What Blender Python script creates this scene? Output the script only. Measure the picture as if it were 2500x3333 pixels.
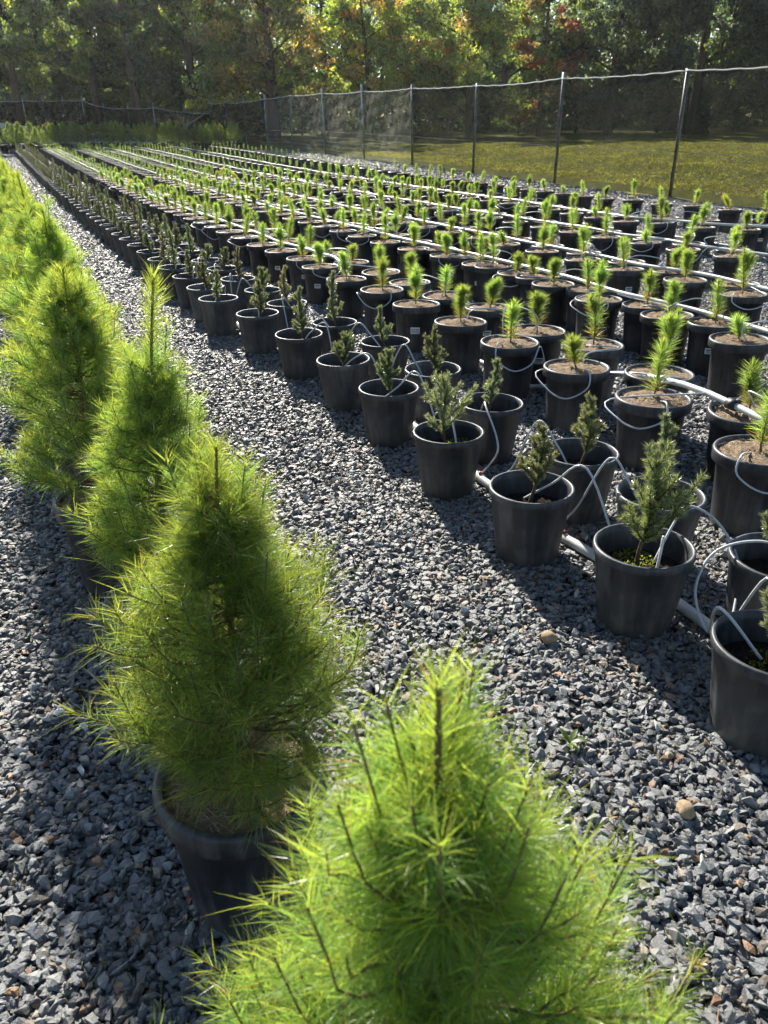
import bpy, bmesh, math, random
import numpy as np
from math import radians as R, sin, cos, pi
from mathutils import Matrix, Vector

for o in list(bpy.data.objects): bpy.data.objects.remove(o)
scene = bpy.context.scene
COL = scene.collection
rng = np.random.default_rng(7)
random.seed(7)

# ------------------------------------------------------------------ camera, sky, sun, exposure
HC = 1.62
PITCH, ROLL = R(26.5), R(-0.75)
cam = bpy.data.cameras.new('camera')
cam.sensor_fit = 'HORIZONTAL'; cam.sensor_width = 24.0; cam.lens = 24.03
cam.clip_start = 0.02; cam.clip_end = 2000
cam.dof.use_dof = True; cam.dof.focus_distance = 3.2; cam.dof.aperture_fstop = 8.0
camo = bpy.data.objects.new('camera', cam); COL.objects.link(camo)
camo.matrix_world = Matrix.Translation((0, 0, HC)) @ Matrix.Rotation(pi/2 - PITCH, 4, 'X') @ Matrix.Rotation(ROLL, 4, 'Z')
scene.camera = camo

SUN_EL, SUN_AZ = R(33), R(-17.5)          # azimuth measured to the right of +Y
world = bpy.data.worlds.new('World'); scene.world = world; world.use_nodes = True
wn = world.node_tree
sky = wn.nodes.new('ShaderNodeTexSky'); sky.sky_type = 'NISHITA'; sky.sun_disc = False
sky.sun_elevation = SUN_EL; sky.sun_rotation = SUN_AZ; sky.air_density = 1.0; sky.dust_density = 0.6; sky.ozone_density = 1.0
bg = wn.nodes['Background']; wn.links.new(sky.outputs[0], bg.inputs[0]); bg.inputs[1].default_value = 0.065
sun = bpy.data.lights.new('sun', 'SUN'); sun.energy = 5.0; sun.angle = R(0.53); sun.color = (1.0, 0.94, 0.83)
suno = bpy.data.objects.new('sun', sun); COL.objects.link(suno)
sdir = Vector((sin(SUN_AZ)*cos(SUN_EL), cos(SUN_AZ)*cos(SUN_EL), sin(SUN_EL)))
suno.rotation_euler = sdir.to_track_quat('Z', 'Y').to_euler()
suno.location = sdir*80
scene.view_settings.view_transform = 'Standard'; scene.view_settings.look = 'None'
scene.view_settings.exposure = 1.35; scene.view_settings.gamma = 1.0
scene.render.engine = 'CYCLES'
scene.cycles.max_bounces = 5; scene.cycles.transparent_max_bounces = 12
scene.cycles.diffuse_bounces = 2; scene.cycles.glossy_bounces = 2; scene.cycles.transmission_bounces = 4
scene.cycles.use_denoising = True; scene.cycles.use_adaptive_sampling = True; scene.cycles.adaptive_threshold = .02; scene.cycles.use_light_tree = False

# ------------------------------------------------------------------ helpers
def inv(px, py, z=0.0, f=2503.0):
    """pixel of the 2500 px wide photograph -> point on the level z (survey of the place)"""
    x, y = px - 1250, py - 1666.5
    c, s = cos(ROLL), sin(ROLL)
    x, y = c*x + s*y, -s*x + c*y
    X, Y, Z = x, f*cos(PITCH) - y*sin(PITCH), -f*sin(PITCH) - y*cos(PITCH)
    t = (z - HC)/Z
    return X*t, Y*t

def fwd(X, Y, Z, f=2503.0):
    Z = Z - HC
    d = Y*cos(PITCH) - Z*sin(PITCH); u = Y*sin(PITCH) + Z*cos(PITCH)
    x, y = f*X/d, -f*u/d
    c, s = cos(ROLL), sin(ROLL)
    return 1250 + c*x - s*y, 1666.5 + s*x + c*y, d

def ss(t):
    t = np.clip(t, 0, 1); return t*t*(3 - 2*t)

def terrain(X, Y):
    X = np.asarray(X, float); Y = np.asarray(Y, float)
    z = .6*ss((Y - 14)/36)
    run = np.minimum(np.maximum(0, Y - 56), 18)
    bank = ss((Y - 49)/4)*ss((-13 - X)/4)*(.45 + .65*ss((-X - 20.5)/3.5))
    right = .035*run*ss((X + 14)/6)*(1 - .4*ss((X - 2)/8))
    return z + bank + .02*run*(1 - ss((X + 14)/6)) + right + .01*np.maximum(0, Y - 74)

def tz(X, Y): return float(terrain(X, Y))

def tag(o, label=None, cat=None, group=None, kind=None):
    if label: o['label'] = label
    if cat: o['category'] = cat
    if group: o['group'] = group
    if kind: o['kind'] = kind
    return o

def link(name, me, mat=None, parent=None):
    o = bpy.data.objects.new(name, me); COL.objects.link(o)
    if me is not None and mat is not None and not me.materials: me.materials.append(mat)
    if parent is not None: o.parent = parent
    return o

def empty(name, loc, rz=0.0):
    o = bpy.data.objects.new(name, None); COL.objects.link(o)
    o.location = loc; o.rotation_euler = (0, 0, rz); o.empty_display_size = .1
    return o

class G:
    """collects triangles (with an optional colour per vertex)"""
    def __init__(s): s.v = []; s.t = []; s.c = []; s.n = 0
    def add(s, v, t, c=None):
        v = np.asarray(v, np.float32).reshape(-1, 3); t = np.asarray(t, np.int64).reshape(-1, 3)
        s.v.append(v); s.t.append(t + s.n); s.n += len(v)
        if c is None: c = np.ones((len(v), 3))*.5
        c = np.broadcast_to(np.asarray(c, np.float32), (len(v), 3)); s.c.append(c)
        return s
    def mesh(s, name, smooth=False, color=True):
        v = np.concatenate(s.v); t = np.concatenate(s.t).astype(np.int32)
        me = bpy.data.meshes.new(name)
        me.vertices.add(len(v)); me.vertices.foreach_set('co', v.ravel())
        me.loops.add(t.size); me.loops.foreach_set('vertex_index', t.ravel())
        me.polygons.add(len(t)); me.polygons.foreach_set('loop_start', np.arange(0, t.size, 3, dtype=np.int32))
        me.polygons.foreach_set('loop_total', np.full(len(t), 3, np.int32))
        me.polygons.foreach_set('use_smooth', np.full(len(t), smooth, bool))
        if color:
            a = me.color_attributes.new('Col', 'FLOAT_COLOR', 'POINT')
            c = np.concatenate(s.c); a.data.foreach_set('color', np.c_[c, np.ones(len(c))].astype(np.float32).ravel())
        me.update(calc_edges=True); me.validate()
        return me

def unit(a): return a/np.maximum(np.linalg.norm(a, axis=-1, keepdims=True), 1e-9)

def tube(path, rad, n=8, cap=True):
    p = np.asarray(path, float); m = len(p)
    rad = np.broadcast_to(np.asarray(rad, float), (m,))
    tan = np.gradient(p, axis=0); tan = unit(tan)
    ref = np.array([0, 0, 1.0]) if abs(tan[0][2]) < .9 else np.array([1.0, 0, 0])
    u = unit(np.cross(tan[0], ref)); vs = []
    a = np.arange(n)*2*pi/n
    for i in range(m):
        u = u - tan[i]*np.dot(u, tan[i]); u = u/np.linalg.norm(u)
        w = np.cross(tan[i], u)
        vs.append(p[i] + rad[i]*(np.cos(a)[:, None]*u + np.sin(a)[:, None]*w))
    v = np.concatenate(vs); t = []
    for i in range(m - 1):
        for j in range(n):
            q = (j + 1) % n
            A, B, C, D = i*n + j, i*n + q, (i + 1)*n + q, (i + 1)*n + j
            t += [(A, B, C), (A, C, D)]
    if cap:
        for j in range(1, n - 1): t += [(0, j + 1, j), ((m - 1)*n, (m - 1)*n + j, (m - 1)*n + j + 1)]
    return v, np.array(t)

def catmull(pts, k=6):
    p = np.asarray(pts, float); p = np.vstack([2*p[0] - p[1], p, 2*p[-1] - p[-2]]); out = []
    for i in range(1, len(p) - 2):
        for t in np.arange(k)/k:
            a, b, c, d = p[i - 1:i + 3]
            out.append(.5*((2*b) + (-a + c)*t + (2*a - 5*b + 4*c - d)*t*t + (-a + 3*b - 3*c + d)*t**3))
    out.append(p[-2]); return np.array(out)

def lathe(prof, n=40, rib=0.0, nrib=0, ribz=(0, 1)):
    """profile [(r, z)] -> tris; optional flutes"""
    prof = np.asarray(prof, float); m = len(prof); a = np.arange(n)*2*pi/n
    v = np.zeros((m, n, 3))
    for i, (r, z) in enumerate(prof):
        rr = np.full(n, r)
        if rib and ribz[0] <= z <= ribz[1]: rr = rr*(1 - rib*(.5 + .5*np.cos(a*nrib))**3)
        v[i, :, 0] = rr*np.cos(a); v[i, :, 1] = rr*np.sin(a); v[i, :, 2] = z
    t = []
    for i in range(m - 1):
        for j in range(n):
            q = (j + 1) % n
            t += [(i*n + j, i*n + q, (i + 1)*n + q), (i*n + j, (i + 1)*n + q, (i + 1)*n + j)]
    return v.reshape(-1, 3), np.array(t)

def boxv(c, s, rz=0):
    x, y, z = np.array(s)/2
    v = np.array([(-x, -y, -z), (x, -y, -z), (x, y, -z), (-x, y, -z), (-x, -y, z), (x, -y, z), (x, y, z), (-x, y, z)])
    cr, sr = cos(rz), sin(rz); v = np.c_[v[:, 0]*cr - v[:, 1]*sr, v[:, 0]*sr + v[:, 1]*cr, v[:, 2]] + np.array(c)
    t = [(0, 2, 1), (0, 3, 2), (4, 5, 6), (4, 6, 7), (0, 1, 5), (0, 5, 4), (1, 2, 6), (1, 6, 5), (2, 3, 7), (2, 7, 6), (3, 0, 4), (3, 4, 7)]
    return v, np.array(t)

def needles(g, P, D, L, W, B, C, tipc=None, rr=rng):
    """bent tapering ribbons: base P, direction D, length L, width W, bend vector B, colour C"""
    N = len(P); D = unit(D); L = np.broadcast_to(L, (N,))[:, None]; W = np.broadcast_to(W, (N,))[:, None]
    S = unit(np.cross(D, rr.normal(size=(N, 3)))) * W*.5
    p1 = P + D*L*.5 + B*L*.22; p2 = P + D*L + B*L
    v = np.stack([P - S*.8, P + S*.8, p1 - S, p1 + S, p2], 1).reshape(-1, 3)
    b = (np.arange(N)*5)[:, None, None]
    t = (np.array([(0, 1, 3), (0, 3, 2), (2, 3, 4)])[None] + b).reshape(-1, 3)
    C = np.broadcast_to(C, (N, 3)); T = C if tipc is None else np.broadcast_to(tipc, (N, 3))
    c = np.stack([C, C, (C + T)/2, (C + T)/2, T], 1).reshape(-1, 3)
    g.add(v, t, c)

def leaves(g, P, S, C, rr=rng, up=.3):
    """small two-triangle leaves, folded a little"""
    N = len(P); a = unit(rr.normal(size=(N, 3)) + np.array([0, 0, -up])); b = unit(np.cross(a, rr.normal(size=(N, 3))))
    n = np.cross(a, b); S = np.broadcast_to(S, (N,))[:, None]
    v = np.stack([P - a*S*.5, P + b*S*.32 + n*S*.1, P + a*S*.5, P - b*S*.32 + n*S*.1], 1).reshape(-1, 3)
    t = (np.array([(0, 1, 2), (0, 2, 3)])[None] + (np.arange(N)*4)[:, None, None]).reshape(-1, 3)
    g.add(v, t, np.repeat(np.broadcast_to(C, (N, 3)), 4, 0))

# ------------------------------------------------------------------ materials
def mat(name, base=(.5, .5, .5), rough=.6, spec=.5):
    m = bpy.data.materials.new(name); m.use_nodes = True
    b = m.node_tree.nodes['Principled BSDF']
    b.inputs['Base Color'].default_value = (*base, 1); b.inputs['Roughness'].default_value = rough
    b.inputs['Specular IOR Level'].default_value = spec
    return m, m.node_tree, b

def N(nt, typ, **kw):
    n = nt.nodes.new(typ)
    for k, v in kw.items(): setattr(n, k, v)
    return n

def ramp(nt, fac, stops):
    r = N(nt, 'ShaderNodeValToRGB'); e = r.color_ramp.elements
    while len(e) < len(stops): e.new(.5)
    for i, (p, c) in enumerate(stops): e[i].position = p; e[i].color = (*c, 1)
    nt.links.new(fac, r.inputs[0]); return r

def noise(nt, scale, detail=4, rough=.6, coord='Object', stretch=None):
    tc = N(nt, 'ShaderNodeTexCoord'); n = N(nt, 'ShaderNodeTexNoise')
    n.inputs['Scale'].default_value = scale; n.inputs['Detail'].default_value = detail; n.inputs['Roughness'].default_value = rough
    src = tc.outputs[coord]
    if stretch:
        mp = N(nt, 'ShaderNodeMapping'); mp.inputs['Scale'].default_value = stretch
        nt.links.new(src, mp.inputs[0]); src = mp.outputs[0]
    nt.links.new(src, n.inputs['Vector']); return n

def bump(nt, b, h, strength=.4, dist=.01):
    bp = N(nt, 'ShaderNodeBump'); bp.inputs['Strength'].default_value = strength; bp.inputs['Distance'].default_value = dist
    nt.links.new(h, bp.inputs['Height']); nt.links.new(bp.outputs[0], b.inputs['Normal']); return bp

def leafmat(name, trans=.5, gloss=.05, rough=.35, tgain=(1.5, 1.5, 1.0), hue=None):
    m = bpy.data.materials.new(name); m.use_nodes = True; nt = m.node_tree; nt.nodes.clear()
    at = N(nt, 'ShaderNodeAttribute'); at.attribute_name = 'Col'
    oi = N(nt, 'ShaderNodeObjectInfo'); hs = N(nt, 'ShaderNodeHueSaturation')
    mr = N(nt, 'ShaderNodeMapRange'); mr.inputs[3].default_value = .492; mr.inputs[4].default_value = .506
    mv = N(nt, 'ShaderNodeMapRange'); mv.inputs[3].default_value = .8; mv.inputs[4].default_value = 1.2
    nt.links.new(oi.outputs['Random'], mr.inputs[0]); nt.links.new(oi.outputs['Random'], mv.inputs[0])
    nt.links.new(mr.outputs[0], hs.inputs['Hue']); nt.links.new(mv.outputs[0], hs.inputs['Value']); nt.links.new(at.outputs[0], hs.inputs['Color'])
    mul = N(nt, 'ShaderNodeMix'); mul.data_type = 'RGBA'; mul.blend_type = 'MULTIPLY'; mul.inputs[0].default_value = 1; mul.clamp_result = False
    nt.links.new(hs.outputs[0], mul.inputs[6]); mul.inputs[7].default_value = (*tgain, 1)
    d = N(nt, 'ShaderNodeBsdfDiffuse'); t = N(nt, 'ShaderNodeBsdfTranslucent'); g = N(nt, 'ShaderNodeBsdfGlossy'); g.inputs['Roughness'].default_value = rough
    nt.links.new(hs.outputs[0], d.inputs[0]); nt.links.new(mul.outputs[2], t.inputs[0])
    m1 = N(nt, 'ShaderNodeMixShader'); m1.inputs[0].default_value = trans; nt.links.new(d.outputs[0], m1.inputs[1]); nt.links.new(t.outputs[0], m1.inputs[2])
    m2 = N(nt, 'ShaderNodeMixShader'); m2.inputs[0].default_value = gloss; nt.links.new(m1.outputs[0], m2.inputs[1]); nt.links.new(g.outputs[0], m2.inputs[2])
    out = N(nt, 'ShaderNodeOutputMaterial'); nt.links.new(m2.outputs[0], out.inputs[0]); return m

M = {}
M['needle'] = leafmat('pine_needle', .54, .05, .36, (2.05, 1.98, 1.15))
M['spruce'] = leafmat('spruce_needle', .4, .12, .32, (1.6, 1.5, 1.0))
M['leaf'] = leafmat('tree_leaf', .6, .09, .5, (2.6, 2.6, 1.2))
M['grass'] = leafmat('grass_blade', .6, .04, .4, (1.9, 1.8, .9))

m, nt, b = mat('black_plastic', (.03, .034, .042), .42, .5); M['pot'] = m
n1 = noise(nt, 9, 5, .65, 'Object', (1, 1, .25)); oi = N(nt, 'ShaderNodeObjectInfo')
r = ramp(nt, n1.outputs[0], [(.35, (.012, .0135, .017)), (.6, (.020, .022, .027)), (.8, (.045, .046, .048))])
n3 = noise(nt, 30, 4, .6, 'Object', (1, 1, .06)); n4 = noise(nt, 5, 3, .6)
mm_ = N(nt, 'ShaderNodeMath', operation='MULTIPLY'); nt.links.new(n3.outputs[0], mm_.inputs[0]); nt.links.new(n4.outputs[0], mm_.inputs[1])
rs_ = ramp(nt, mm_.outputs[0], [(.2, (0, 0, 0)), (.38, (.8, .8, .8))]); mxd = N(nt, 'ShaderNodeMix'); mxd.data_type = 'RGBA'; nt.links.new(rs_.outputs[0], mxd.inputs[0]); nt.links.new(r.outputs[0], mxd.inputs[6]); mxd.inputs[7].default_value = (.085, .087, .09, 1)
tcz = N(nt, 'ShaderNodeTexCoord'); sz = N(nt, 'ShaderNodeSeparateXYZ'); nt.links.new(tcz.outputs['Object'], sz.inputs[0]); n5 = noise(nt, 14, 5, .7)
mz = N(nt, 'ShaderNodeMapRange'); mz.inputs[1].default_value = .02; mz.inputs[2].default_value = .13; mz.inputs[3].default_value = .75; mz.inputs[4].default_value = 0; nt.links.new(sz.outputs[2], mz.inputs[0])
mf = N(nt, 'ShaderNodeMath', operation='MULTIPLY'); nt.links.new(mz.outputs[0], mf.inputs[0]); nt.links.new(n5.outputs[0], mf.inputs[1])
md = N(nt, 'ShaderNodeMix'); md.data_type = 'RGBA'; md.name = 'dust'; nt.links.new(mf.outputs[0], md.inputs[0]); nt.links.new(mxd.outputs[2], md.inputs[6]); md.inputs[7].default_value = (.10, .09, .075, 1)
hv = N(nt, 'ShaderNodeHueSaturation'); mr = N(nt, 'ShaderNodeMapRange'); mr.inputs[3].default_value = .55; mr.inputs[4].default_value = 1.35
nt.links.new(oi.outputs['Random'], mr.inputs[0]); nt.links.new(mr.outputs[0], hv.inputs['Value']); nt.links.new(md.outputs[2], hv.inputs['Color'])
nt.links.new(hv.outputs[0], b.inputs['Base Color'])
r2 = ramp(nt, n1.outputs[0], [(.3, (.36, .36, .36)), (.75, (.62, .62, .62))]); nt.links.new(r2.outputs[0], b.inputs['Roughness'])

m, nt, b = mat('coir_mulch', (.25, .16, .09), .9, .2); M['mulch'] = m
n1 = noise(nt, 60, 6, .75); r = ramp(nt, n1.outputs[0], [(.3, (.14, .095, .06)), (.5, (.34, .25, .17)), (.68, (.50, .39, .28))]); nt.links.new(r.outputs[0], b.inputs['Base Color'])
n2 = noise(nt, 140, 4, .7); bump(nt, b, n2.outputs[0], 1.0, .02)

m, nt, b = mat('straw', (.32, .2, .11), .8, .2); M['straw'] = m
oi = N(nt, 'ShaderNodeAttribute'); oi.attribute_name = 'Col'; nt.links.new(oi.outputs[0], b.inputs['Base Color'])

m, nt, b = mat('potting_soil', (.03, .022, .016), .95, .2); M['soil'] = m
n1 = noise(nt, 70, 5, .7); r = ramp(nt, n1.outputs[0], [(.35, (.012, .009, .007)), (.62, (.045, .032, .022)), (.70, (.06, .045, .03)), (.73, (.55, .53, .48))]); nt.links.new(r.outputs[0], b.inputs['Base Color'])
bump(nt, b, n1.outputs[0], 1.0, .03)

m, nt, b = mat('white_pvc', (.74, .76, .76), .38, .5); M['pvc'] = m
n1 = noise(nt, 3, 4, .6); r = ramp(nt, n1.outputs[0], [(.3, (.36, .37, .35)), (.5, (.52, .54, .53)), (.65, (.62, .64, .64))]); nt.links.new(r.outputs[0], b.inputs['Base Color'])
M['tube'] = mat('grey_tubing', (.50, .52, .54), .35, .5)[0]
M['red'] = mat('red_fitting', (.45, .08, .05), .4)[0]
M['black'] = mat('black_rubber', (.02, .02, .022), .5)[0]

m, nt, b = mat('bark', (.12, .085, .06), .9, .2); M['bark'] = m
n1 = noise(nt, 14, 5, .7, 'Object', (1, 1, .25)); r = ramp(nt, n1.outputs[0], [(.3, (.055, .04, .03)), (.7, (.17, .125, .09))]); nt.links.new(r.outputs[0], b.inputs['Base Color']); bump(nt, b, n1.outputs[0], .8, .05)
m, nt, b = mat('seedling_stem', (.16, .11, .06), .8, .2); M['stem'] = m
n1 = noise(nt, 60, 3, .7, 'Object', (1, 1, .3)); r = ramp(nt, n1.outputs[0], [(.3, (.10, .065, .03)), (.7, (.24, .17, .09))]); nt.links.new(r.outputs[0], b.inputs['Base Color'])

m, nt, b = mat('galvanised_steel', (.42, .44, .47), .45); M['steel'] = m; b.inputs['Metallic'].default_value = .6
n1 = noise(nt, 8, 4); r = ramp(nt, n1.outputs[0], [(.3, (.28, .30, .33)), (.7, (.46, .48, .50))]); nt.links.new(r.outputs[0], b.inputs['Base Color'])
m, nt, b = mat('corrugated_iron', (.5, .53, .56), .45); M['iron'] = m; b.inputs['Metallic'].default_value = .3

m, nt, b = mat('gravel_stone', (.1, .11, .12), .5, .6); M['stone'] = m
at = N(nt, 'ShaderNodeAttribute'); at.attribute_name = 'Col'
n1 = noise(nt, 45, 5, .7); mx = N(nt, 'ShaderNodeMix'); mx.data_type = 'RGBA'; mx.blend_type = 'MULTIPLY'; mx.inputs[0].default_value = 1
r = ramp(nt, n1.outputs[0], [(.25, (.55, .55, .55)), (.75, (1.45, 1.45, 1.45))])
nt.links.new(at.outputs[0], mx.inputs[6]); nt.links.new(r.outputs[0], mx.inputs[7])
ge = N(nt, 'ShaderNodeNewGeometry'); nw_ = N(nt, 'ShaderNodeTexNoise'); nw_.inputs['Scale'].default_value = 1.1; nw_.inputs['Detail'].default_value = 6; nt.links.new(ge.outputs['Position'], nw_.inputs['Vector'])
rd_ = ramp(nt, nw_.outputs[0], [(.45, (0, 0, 0)), (.72, (.45, .45, .45))]); dm = N(nt, 'ShaderNodeMix'); dm.data_type = 'RGBA'; nt.links.new(rd_.outputs[0], dm.inputs[0]); nt.links.new(mx.outputs[2], dm.inputs[6]); dm.inputs[7].default_value = (.17, .15, .12, 1); nt.links.new(dm.outputs[2], b.inputs['Base Color'])
n2 = noise(nt, 160, 4, .7); bump(nt, b, n2.outputs[0], .6, .006)

m, nt, b = mat('gravel_bed', (.05, .053, .06), .85, .3); M['gravelbed'] = m
tc = N(nt, 'ShaderNodeTexCoord'); vo = N(nt, 'ShaderNodeTexVoronoi'); vo.inputs['Scale'].default_value = 30; nt.links.new(tc.outputs['Object'], vo.inputs['Vector'])
sp = N(nt, 'ShaderNodeSeparateColor'); nt.links.new(vo.outputs['Color'], sp.inputs[0])
r = ramp(nt, sp.outputs[0], [(0, (.015, .016, .018)), (.6, (.05, .052, .056)), (1, (.12, .115, .105))]); nt.links.new(r.outputs[0], b.inputs['Base Color'])
bump(nt, b, vo.outputs['Distance'], 1.0, .03)

m, nt, b = mat('lawn', (.09, .12, .03), .95, .1); M['lawn'] = m
n1 = noise(nt, 2.6, 10, .85); r = ramp(nt, n1.outputs[0], [(.3, (.16, .175, .04)), (.5, (.23, .24, .055)), (.7, (.29, .28, .08))]); nt.links.new(r.outputs[0], b.inputs['Base Color'])
n2 = noise(nt, 22, 6, .8); bump(nt, b, n2.outputs[0], 1.0, .08)

m, nt, b = mat('leaf_litter', (.12, .085, .05), .95, .1); M['litter'] = m
n1 = noise(nt, 3, 8, .8); r = ramp(nt, n1.outputs[0], [(.35, (.04, .035, .02)), (.5, (.10, .075, .045)), (.66, (.20, .14, .085))]); nt.links.new(r.outputs[0], b.inputs['Base Color'])

# shade cloth: an open weave that lets part of the light straight through
def clothmat(name, dif, tra, stops):
    m = bpy.data.materials.new(name); m.use_nodes = True; nt = m.node_tree; nt.nodes.clear()
    d = N(nt, 'ShaderNodeBsdfDiffuse'); t = N(nt, 'ShaderNodeBsdfTranslucent'); tr = N(nt, 'ShaderNodeBsdfTransparent')
    d.inputs[0].default_value = (*dif, 1); t.inputs[0].default_value = (*tra, 1)
    m1 = N(nt, 'ShaderNodeMixShader'); m1.inputs[0].default_value = .5; nt.links.new(d.outputs[0], m1.inputs[1]); nt.links.new(t.outputs[0], m1.inputs[2])
    n1 = noise(nt, 2.2, 8, .8, 'Object', (1, 1, 2.2)); r = ramp(nt, n1.outputs[0], [(p_, (q_, q_, q_)) for p_, q_ in stops])
    m2 = N(nt, 'ShaderNodeMixShader'); nt.links.new(r.outputs[0], m2.inputs[0]); nt.links.new(m1.outputs[0], m2.inputs[1]); nt.links.new(tr.outputs[0], m2.inputs[2])
    out = N(nt, 'ShaderNodeOutputMaterial'); nt.links.new(m2.outputs[0], out.inputs[0]); return m
M['cloth'] = clothmat('black_shade_cloth', (.022, .022, .022), (.07, .068, .06), [(.32, .17), (.52, .29), (.7, .37)])
M['sunlitcloth'] = clothmat('sunlit_tint_shade_cloth', (.04, .04, .038), (.27, .265, .245), [(.32, .28), (.52, .40), (.7, .48)])  # same cloth with the sunlit patch put into its paler tint

M['rope'] = mat('white_rope', (.62, .62, .58), .8)[0]
M['paper'] = mat('white_label', (.78, .78, .76), .5)[0]
M['ink'] = mat('label_ink', (.02, .02, .02), .6)[0]
m, nt, b = mat('sandstone', (.3, .22, .14), .85, .3); M['tan'] = m
n1 = noise(nt, 25, 5, .7); r = ramp(nt, n1.outputs[0], [(.3, (.20, .14, .08)), (.7, (.40, .31, .21))]); nt.links.new(r.outputs[0], b.inputs['Base Color']); bump(nt, b, n1.outputs[0], .5, .01)
M['bin'] = mat('dark_bin', (.03, .03, .032), .6)[0]

# ------------------------------------------------------------------ layout of the nursery
DIR = np.array([-.4226, .9063]); NRM = np.array([.9063, .4226])       # along the rows / across them
FA = np.array([6.9, 19.9]); FD = np.array([-.402, .916]); FN = np.array([.916, .402])
FENCE_OFF = float(FA @ FN)

# ------------------------------------------------------------------ ground, lawn, litter
def sheet(name, xs, ys, fz, keep, matl, label=None):
    X, Y = np.meshgrid(xs, ys); Z = fz(X, Y); v = np.stack([X, Y, Z], -1).reshape(-1, 3); nx = len(xs)
    t = []; K = keep(X, Y)
    for j in range(len(ys) - 1):
        for i in range(nx - 1):
            if K[j, i] or K[j + 1, i] or K[j, i + 1] or K[j + 1, i + 1]:
                a = j*nx + i; t += [(a, a + 1, a + nx + 1), (a, a + nx + 1, a + nx)]
    g = G(); g.add(v, t); o = link(name, g.mesh(name, True, False), matl); tag(o, label, kind='structure'); return o
xs = np.r_[-400, -250, -150, np.arange(-90, 91, 2.0), 150, 250, 400]; ys = np.r_[-40, -20, np.arange(-8, 100, 1.0), 120, 160, 240, 500]
sheet('ground', xs, ys, lambda X, Y: terrain(X, Y), lambda X, Y: np.ones_like(X, bool), M['gravelbed'], 'dark crushed stone bed under the pots')
lx = np.arange(-45, 70, .5); ly = np.arange(2, 110, .5)
def lawn_z(X, Y):
    off = X*FN[0] + Y*FN[1] - FENCE_OFF
    back = Y - 57
    e = np.maximum(off, np.where(X < -9, back, -9))
    return terrain(X, Y) + np.clip((e + .1)*.3, -.15, .13) + .05*np.sin(X*.9 + Y*.4)*ss(e/3) + .03*np.sin(X*2.3 - Y*1.7)*ss(e/3)
sheet('lawn', lx, ly, lawn_z, lambda X, Y: (X*FN[0] + Y*FN[1] > FENCE_OFF - .4) | ((Y > 56.5) & (X < -9)), M['lawn'], 'sunlit olive green grass beyond the fence')
def lit_z(X, Y): return terrain(X, Y) + .06 + .08*np.sin(X*.7)*np.sin(Y*.5)
sheet('leaf_litter_ground', np.arange(-60, 60, 1.0), np.arange(58, 100, 1.0), lambda X, Y: lit_z(X, Y) - .25*(1 - ss((Y - 59 - 1.2*np.sin(X*.4) - .14*np.maximum(X + 8, 0))/2)),
      lambda X, Y: Y > 58 + .1*np.maximum(X, 0), M['litter'], 'brown leaf litter under the trees')

# ------------------------------------------------------------------ gravel (stuff): patches of angular stones
def stone_hull(rr, sx, sy, sz):
    bm = bmesh.new()
    for q in unit(rr.normal(size=(13, 3))):
        q = q*rr.uniform(.8, 1.1); bm.verts.new((q[0]*sx, q[1]*sy, q[2]*sz))
    bmesh.ops.convex_hull(bm, input=bm.verts); bmesh.ops.triangulate(bm, faces=bm.faces)
    lone = [v for v in bm.verts if not v.link_faces]; bmesh.ops.delete(bm, geom=lone, context='VERTS')
    bm.verts.index_update(); v = np.array([x.co[:] for x in bm.verts]); t = np.array([[x.index for x in f.verts] for f in bm.faces]); bm.free(); return v, t

def rotm(rr):
    q = unit(rr.normal(size=4)); w, x, y, z = q
    return np.array([[1 - 2*(y*y + z*z), 2*(x*y - z*w), 2*(x*z + y*w)], [2*(x*y + z*w), 1 - 2*(x*x + z*z), 2*(y*z - x*w)], [2*(x*z - y*w), 2*(y*z + x*w), 1 - 2*(x*x + y*y)]])

def stone_colour(rr):
    k = rr.uniform()
    if k < .80: base = np.array([.116, .121, .126])*rr.uniform(.5, 1.6)
    elif k < .90: base = np.array([.16, .165, .165])*rr.uniform(.8, 1.3)
    elif k < .97: base = np.array([.19, .16, .125])*rr.uniform(.6, 1.3)
    elif k < .992: base = np.array([.26, .15, .08])*rr.uniform(.6, 1.1)
    else: base = np.array([.55, .55, .52])
    return base
rr = np.random.default_rng(3)
hulls = [stone_hull(rr, 1, rr.uniform(.6, .95), rr.uniform(.35, .75)) for _ in range(30)]
patches = bpy.data.collections.new('gravel_patches')
for k in range(10):
    g = G()
    for i in range(76):
        a, d_ = rr.uniform(0, 2*pi), .155*math.sqrt(rr.uniform()); s_ = .5*np.clip(rr.lognormal(-3.52, .30), .016, .056)
        v, t = hulls[rr.integers(30)]; tilt = rotm(rr) if rr.uniform() < .45 else np.eye(3)
        c_, s2 = cos(a*7), sin(a*7); rz = np.array([[c_, -s2, 0], [s2, c_, 0], [0, 0, 1]])
        g.add((v*s_) @ (rz @ tilt).T + np.array([d_*cos(a), d_*sin(a), rr.uniform(-.004, .014)]), t, stone_colour(rr))
    o = bpy.data.objects.new('gravel_patch', g.mesh('gravel_patch')); o.data.materials.append(M['stone']); patches.objects.link(o)
pts = []
step = .15
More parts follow.
